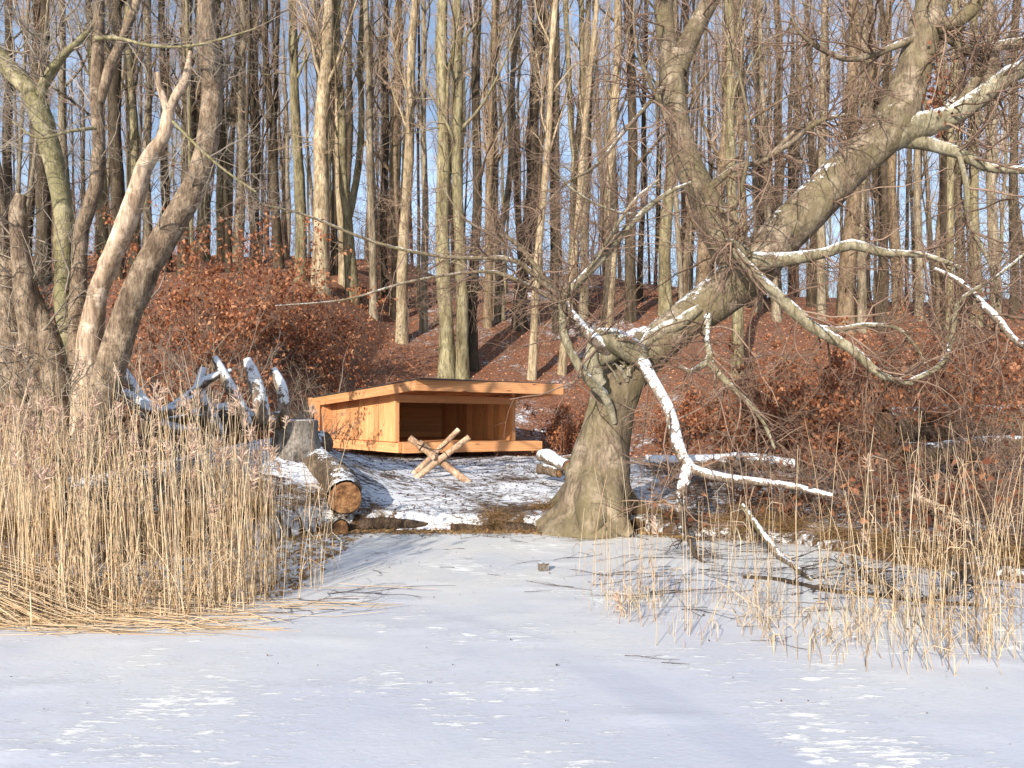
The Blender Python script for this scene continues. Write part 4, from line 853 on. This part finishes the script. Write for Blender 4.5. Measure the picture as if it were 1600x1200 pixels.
tag(MB().tubes(q1, r1, 3).tubes(q2, r2, 3).build('undergrowth', M_twig_red), 'misty mass of bare saplings between the far trunks', 'undergrowth', kind='stuff')

# ------------------------------------------------------------------ litter, debris, grass
def scatter(n, xr, yr, keepf):
    x = rng.uniform(xr[0], xr[1], n); y = rng.uniform(yr[0], yr[1], n); k = keepf(x, y); return x[k], y[k]
x, y = scatter(120000, (-26, 26), (19.5, 50), lambda x, y: (np.abs(x) < y*.75) & (snowamt(x, y) + .25*rng.normal(size=len(x)) < .5) & (rng.random(len(x)) < (22/np.maximum(y, 22))**1.5))
pos = np.stack([x, y, gz(x, y)+.015], 1); tag(MB().leaves(pos, rng.normal(size=(len(x), 3))*np.array([1, 1, .45]), rng.uniform(.06, .12, len(x))).build('fallen_leaves', M_litter), 'copper leaf litter covering the wooded slope', 'leaf litter', kind='stuff')
x, y = scatter(16000, (-7, 9), (6.2, 20), lambda x, y: (y > shore(x)+.05) & (vnoise(np.stack([x*1.1, y*1.3, x*0+8], -1))+.5*rng.normal(size=len(x)) > .1))
pos = np.stack([x, y, gz(x, y)+.008], 1); mb = MB().leaves(pos, rng.normal(size=(len(x), 3))*np.array([1, 1, .3]), rng.uniform(.02, .06, len(x)), .7)
n = 5200; x, y = scatter(n, (-7, 9), (6.2, 20), lambda x, y: y > shore(x)+.05)
o = np.stack([x, y, gz(x, y)+.006], 1); dr = rng.normal(size=(len(x), 3))*np.array([1.6, .8, .12]); dr = norm(dr)*rng.uniform(.05, .35, (len(x), 1)); q = np.stack([o, o+dr*.5+rng.normal(size=o.shape)*.008, o+dr], 1); q[..., 2] = np.maximum(q[..., 2], gz(q[..., 0], q[..., 1])+.004)
mb.tubes(q, np.tile(np.array([.004, .003, .002]), (len(x), 1)), 3); tag(mb.build('bank_debris', M_debris), 'dark twigs and crumbs of leaves poking through the bank snow', 'debris', kind='stuff')
x, y = scatter(5000, (-5.6, -1.9), (5.6, 9.5), lambda x, y: (y < shore(x)) & (y > np.interp(x, [-6, -2.6, -1.9], [5.5, 5.7, 6.3])) & (rng.random(len(x)) < .8))
mb2 = MB().leaves(np.stack([x, y, np.full(len(x), .014)], 1), rng.normal(size=(len(x), 3))*np.array([1, 1, .15]), rng.uniform(.03, .09, len(x)), .5); tag(mb2.build('reed_litter', M_grass), 'brown rotting leaf litter on the ice between the tall reeds', 'litter', kind='stuff')
n = 2600; x = rng.uniform(-2.8, 2.2, n); y = shore(x)+rng.normal(size=n)*.07-.03; z = np.maximum(gz(x, y), 0)+.01
mb2 = MB().leaves(np.stack([x, y, z], 1), rng.normal(size=(n, 3))*np.array([1, 1, .25]), rng.uniform(.02, .07, n), .5); n = 500; x = rng.uniform(-2.8, 2.4, n); y = shore(x)-.02+rng.normal(size=n)*.08; o = np.stack([x, y, np.maximum(gz(x, y), 0)+.015], 1); a = rng.normal(size=n)*.4
q = np.stack([o, o+np.stack([np.cos(a), np.sin(a)*.4, a*0], 1)*rng.uniform(.05, .2, (n, 1))], 1); mb2.tubes(q, np.full((n, 2), .003), 3)
tag(mb2.build('shore_litter', M_grass), 'brown leaves and straw gathered along the ice edge', 'litter', kind='stuff')
n = 1500; t = rng.random((n, 1)); c_ = P(1385, 668, 12.5)*(1-t)+P(1660, 655, 12.5)*t; a = rng.uniform(0, math.pi, n); c_[:, 1] += np.cos(a)*.31; c_[:, 2] += np.sin(a)*.31; c_ = c_[vnoise(c_*2.2) > -.15]
tag(MB().leaves(c_, rng.normal(size=(len(c_), 3)), rng.uniform(.06, .12, len(c_))).build('caught_leaves', M_leaf_b), 'copper leaves caught on the mossy fallen trunk', 'leaf litter', kind='stuff')
# grass tufts on the bank edge
mb = MB(); ce = [(x_, shore(np.array([x_]))[0]+rng.uniform(-.02, .2), rng.uniform(.07, .17), 55) for x_ in rng.uniform(-2.6, 1.4, 30)]
ce += [(x_, shore(np.array([x_]))[0]+rng.uniform(.0, .9), rng.uniform(.15, .4), 60) for x_ in rng.uniform(1.6, 7, 90)] + [(x_, shore(np.array([x_]))[0]+rng.uniform(.0, 1.2), rng.uniform(.15, .35), 60) for x_ in rng.uniform(-6.5, -2.6, 50)]
ce += [(P(770, 800, 9.9)[0], 9.78, .26, 260), (P(715, 800, 9.9)[0], 9.74, .22, 160), (P(850, 770, 10.3)[0], 10.4, .22, 160)]
for cx, cy, h, n in ce:
    o = np.stack([cx+rng.normal(size=n)*.05, cy+rng.normal(size=n)*.05, np.zeros(n)], 1); o[:, 2] = gz(o[:, 0], o[:, 1])-.01
    D_ = rng.normal(size=(n, 3))*np.array([.6, .6, .1])+np.array([0, -.2, 1]); D_ = norm(D_); pt = [o]
    for k in range(4): D_ = norm(D_+np.array([0, -.05, -.38])+rng.normal(size=D_.shape)*.1); pt.append(pt[-1]+D_*h*rng.uniform(.2, .42, (n, 1)))
    mb.tubes(np.stack(pt, 1), np.tile(np.array([.003, .0028, .0022, .0016, .0008]), (n, 1)), 3)
tag(mb.build('bank_grass', M_grass), 'dead tan grass hanging in tufts along the bank edge', 'grass', kind='stuff')
# rocks / clods on the snow
for lab, px, py, r in (('brown earth clod on the snow below the shelter wall', 546, 697, .10), ('dark stone half under the shelter floor corner', 655, 706, .16), ('small black clod on the snow beside the brown one', 558, 702, .06)):
    x, y = hit(px, py+4); import bmesh
    bm = bmesh.new(); bmesh.ops.create_icosphere(bm, subdivisions=3, radius=r)
    for v in bm.verts: v.co *= 1+.3*float(vnoise(np.array([v.co.x/r*1.2+px, v.co.y/r*1.2, v.co.z/r*1.2])))
    for v in bm.verts: v.co.z *= .7; v.co.x *= 1.3
    me = bpy.data.meshes.new('clod'); bm.to_mesh(me); bm.free(); me.materials.append(M_log); o = bpy.data.objects.new('clod', me); C.objects.link(o); o.location = (x, y, g1(x, y)+r*.35); tag(o, lab, 'clod')

# ------------------------------------------------------------------ reeds
def reeds(n, fx, fy, hgt, lean, plume, mb, mp, leafp=.6, bend=.12, rr=(.0022, .0042)):
    x = fx(n); y = fy(x, n); h = hgt(x, y, n); K = 8
    D_ = np.stack([lean+rng.normal(size=n)*.05, rng.normal(size=n)*.05, np.ones(n)], 1); D_ = norm(D_); side = rng.normal(size=(n, 2))*bend
    s_ = np.linspace(0, 1, K); pts = np.stack([x, y, np.zeros(n)-.02], 1)[:, None]+D_[:, None]*h[:, None, None]*s_[None, :, None]
    pts[:, :, 0] += side[:, :1]*h[:, None]*s_**2.2; pts[:, :, 1] += side[:, 1:]*h[:, None]*s_**2.2
    r = rng.uniform(rr[0], rr[1], n)[:, None]*np.linspace(1, .55, K)[None]
    mb.tubes(pts, r, 3)
    # leaf blades
    k = rng.random(n) < leafp
    for rep in range(2):
        idx = np.nonzero(k)[0]; t = rng.uniform(.25, .9, len(idx)); i = (t*(K-1)).astype(int); o = pts[idx, i]; a = rng.uniform(0, 6.28, len(idx))
        d1 = np.stack([np.cos(a)*.5, np.sin(a)*.5, rng.uniform(.3, 1.0, len(idx))], 1); L = rng.uniform(.10, .34, len(idx))[:, None]
        q = np.stack([o, o+norm(d1)*L*.4, o+norm(d1+[0, 0, -.5])*L*.75, o+norm(d1+[0, 0, -1.1])*L], 1)
        mb.tubes(q, np.tile(np.array([.003, .0055, .0045, .001]), (len(idx), 1)), 3, flat=.25)
    # plumes
    idx = np.nonzero(rng.random(n) < plume)[0]
    if len(idx):
        m = 30; top = pts[idx, -1]; dn = norm(pts[idx, -1]-pts[idx, -2]); pl = rng.uniform(.10, .20, len(idx)); dirn = rng.normal(size=(len(idx), 3))*np.array([1, .6, .2]); dirn[:, 0] += .5
        t = rng.random((len(idx), m)); o = top[:, None]-dn[:, None]*(t*pl[:, None])[..., None]+ (dirn*.12)[:, None]*((1-t)*pl[:, None])[..., None]
        dd = dn[:, None]*.9+rng.normal(size=(len(idx), m, 3))*.45+dirn[:, None]*.35+np.array([0, 0, -.15]); L = (pl[:, None]*(.25+.35*np.sin(t*3.0)))
        mp.leaves(o.reshape(-1, 3), dd.reshape(-1, 3), L.reshape(-1), .16)
    return pts
def clump(n, centers, w):
    c = rng.choice(len(centers), n); return centers[c]+rng.normal(size=n)*w
rng = np.random.default_rng(5)
mb = MB(); mp = MB()
front = lambda x: np.interp(x, [-6, -3.9, -2.6, -2.1, -1.9], [5.35, 5.45, 5.55, 5.8, 6.1])
def yL(x, n): return np.minimum(front(x)+rng.beta(1.1, 1.6, n)*1.9, np.maximum(front(x)+.1*rng.random(n), -x/.318+.15*rng.normal(size=n)))
cen = np.sort(rng.uniform(-4.7, -2.1, 34))
def xL(n):
    x = np.where(rng.random(n) < .6, rng.choice(cen, n)+rng.normal(size=n)*.06, rng.uniform(-5.2, -2.05, n)); return np.minimum(x, -1.9+.1*rng.normal(size=n))
def hL(x, y, n): return np.clip(1.5+.2*vnoise(np.stack([x*1.5, y, x*0], -1))+rng.normal(size=n)*.22-.35*np.clip(x+2.8, 0, 1)+.1*(x < -3.5), .4, 2.2)
reeds(640, xL, yL, hL, -.035, .16, mb, mp, leafp=.25, bend=.06)
# short broken stalks at the foot
reeds(420, xL, lambda x, n: front(x)+rng.beta(1, 2.5, n)*1.6, lambda x, y, n: rng.uniform(.08, .6, n), .0, 0, mb, mp, leafp=.2, bend=.3)
# a few lone stalks in front of the stump
reeds(14, lambda n: rng.uniform(-1.95, -1.7, n), lambda x, n: rng.uniform(6.0, 7.2, n), lambda x, y, n: rng.uniform(.9, 1.7, n), .02, .1, mb, mp)
tag(mb.build('reeds', M_reed), 'tall dense straw-coloured reeds standing before the shore tree', 'reeds', kind='stuff')
tag(mp.build('reed_plumes', M_plume), 'feathery pinkish plumes topping the tall reeds', 'reed plumes', kind='stuff')
# flattened reeds
mb = MB(); n = 650; x = -4.7+rng.beta(1, 1.9, n)*3.2; y = 5.25+rng.beta(1.2, 2.2, n)*1.5; o = np.stack([x, y, rng.uniform(.005, .05, n)+.10*np.clip(-3.3-x, 0, 1)*rng.random(n)], 1)
a = rng.normal(size=n)*.35; dr = np.stack([np.cos(a), np.sin(a)*.6, rng.normal(size=n)*.03-.02], 1)*np.where(rng.random(n) < .5, 1, -1)[:, None]*rng.uniform(.2, 1.0, (n, 1)); q = np.stack([o, o+dr*.5+rng.normal(size=o.shape)*.02, o+dr], 1); q[..., 2] = np.maximum(q[..., 2], .006)
mb.tubes(q, np.tile(np.array([.0035, .003, .002]), (n, 1)), 3)
n = 260; o = np.stack([rng.uniform(-4.3, -3.9, n)-.4, 5.5+rng.random(n)*.6, rng.uniform(.15, .5, n)], 1); e = o+np.stack([rng.uniform(.8, 1.5, n), rng.uniform(-.3, .1, n), -o[:, 2]+.02], 1); mb.tubes(np.stack([o, (o+e)/2+[0, 0, .05], e], 1), np.tile(np.array([.003, .0035, .002]), (n, 1)), 3)
tag(mb.build('flattened_reeds', M_reed), 'broken reeds lying flat on the ice at the foot of the tall reeds', 'reeds', kind='stuff')
# right-hand reeds
mb = MB(); mp = MB()
cR = rng.uniform(.75, 3.6, 46)
def xR(n): return np.where(rng.random(n) < .7, cR[rng.integers(0, len(cR), n)]+rng.normal(size=n)*.035, rng.uniform(.6, 3.7, n))
fR = lambda x: np.interp(x, [.5, 1.0, 2.4, 3.4, 4.5], [5.6, 4.95, 4.3, 4.4, 4.6])
def yR(x, n): return fR(x)+rng.beta(1.6, 1.6, n)*1.9
def hR(x, y, n): return np.clip(.62+.16*np.clip(x, 0, 4)+rng.normal(size=n)*.28, .15, 1.7)*np.clip((y-fR(x))*.9+.4, .3, 1)
reeds(150, xR, yR, hR, .0, .03, mb, mp, leafp=.4, bend=.08)
reeds(240, xR, yR, lambda x, y, n: rng.uniform(.05, .35, n), 0, 0, mb, mp, leafp=.25, bend=.4)
def xE(n): return rng.uniform(3.0, 4.4, n)
reeds(55, xE, lambda x, n: rng.uniform(5.2, 6.6, n), lambda x, y, n: rng.uniform(.5, 1.6, n), .02, .02, mb, mp, leafp=.7, bend=.12)
tag(mb.build('reeds', M_reed), 'thin scattered reeds standing in the ice on the right', 'reeds', kind='stuff')
if mp.v: tag(mp.build('reed_plumes', M_plume), 'sparse plumes on the scattered right-hand reeds', 'reed plumes', kind='stuff')

# twigs and bits on the ice
mb = MB()
def flat_twigs(n, xr, yr, L):
    o = np.stack([rng.uniform(*xr, n), rng.uniform(*yr, n), np.full(n, .012)], 1); a = rng.normal(size=n)*.35+np.where(rng.random(n) < .5, 0, math.pi); D_ = np.stack([np.cos(a), np.sin(a), a*0], 1)
    pt = [o]; l = rng.uniform(L[0], L[1], n)[:, None]/4
    for k in range(4): D_ = norm(D_+rng.normal(size=D_.shape)*[.25, .25, 0]); pt.append(pt[-1]+D_*l)
    q = np.stack(pt, 1); r = rng.uniform(.0018, .004, n)[:, None]*np.linspace(1, .4, 5); mb.tubes(q, r, 3); a2, b2 = grow(q, r, 2, .2, .9, (25, 60), (L[0]*.3, L[1]*.4), K=4, r0=.7, rmin=.0014); a2[..., 2] = np.abs(a2[..., 2]-.012)*.4+.008; mb.tubes(a2, b2, 3)
flat_twigs(22, (.3, 1.6), (6.2, 9.2), (.15, .7)); flat_twigs(120, (1.2, 4.2), (5.6, 8.4), (.2, .9)); flat_twigs(16, (-2.4, .3), (6.0, 9.4), (.05, .35)); flat_twigs(7, (.6, 3.4), (4.5, 6), (.1, .5)); flat_twigs(14, (-2.2, -1.1), (5.6, 6.6), (.3, 1.1)); flat_twigs(60, (-2.6, 2.4), (9.2, 9.65), (.1, .5))
tag(mb.build('ice_twigs', M_twig_dark), 'thin dark twigs strewn over the ice', 'twigs', kind='stuff')
mb = MB(); n = 260; x = np.concatenate([rng.uniform(-3, 3.5, 130), rng.uniform(-2.5, 2, 130)]); y = np.concatenate([rng.uniform(3.5, 9.4, 130), rng.uniform(9.1, 9.65, 130)])
mb.leaves(np.stack([x, y, np.full(n, .014)], 1), rng.normal(size=(n, 3))*[1, 1, .1], rng.uniform(.008, .03, n)*np.clip(y/6,.5,1), .8); tag(mb.build('ice_litter', M_debris), 'dark crumbs of leaves blown onto the ice', 'litter', kind='stuff')
for o in S.objects:
    if '_o' in o.keys(): del o['_o']
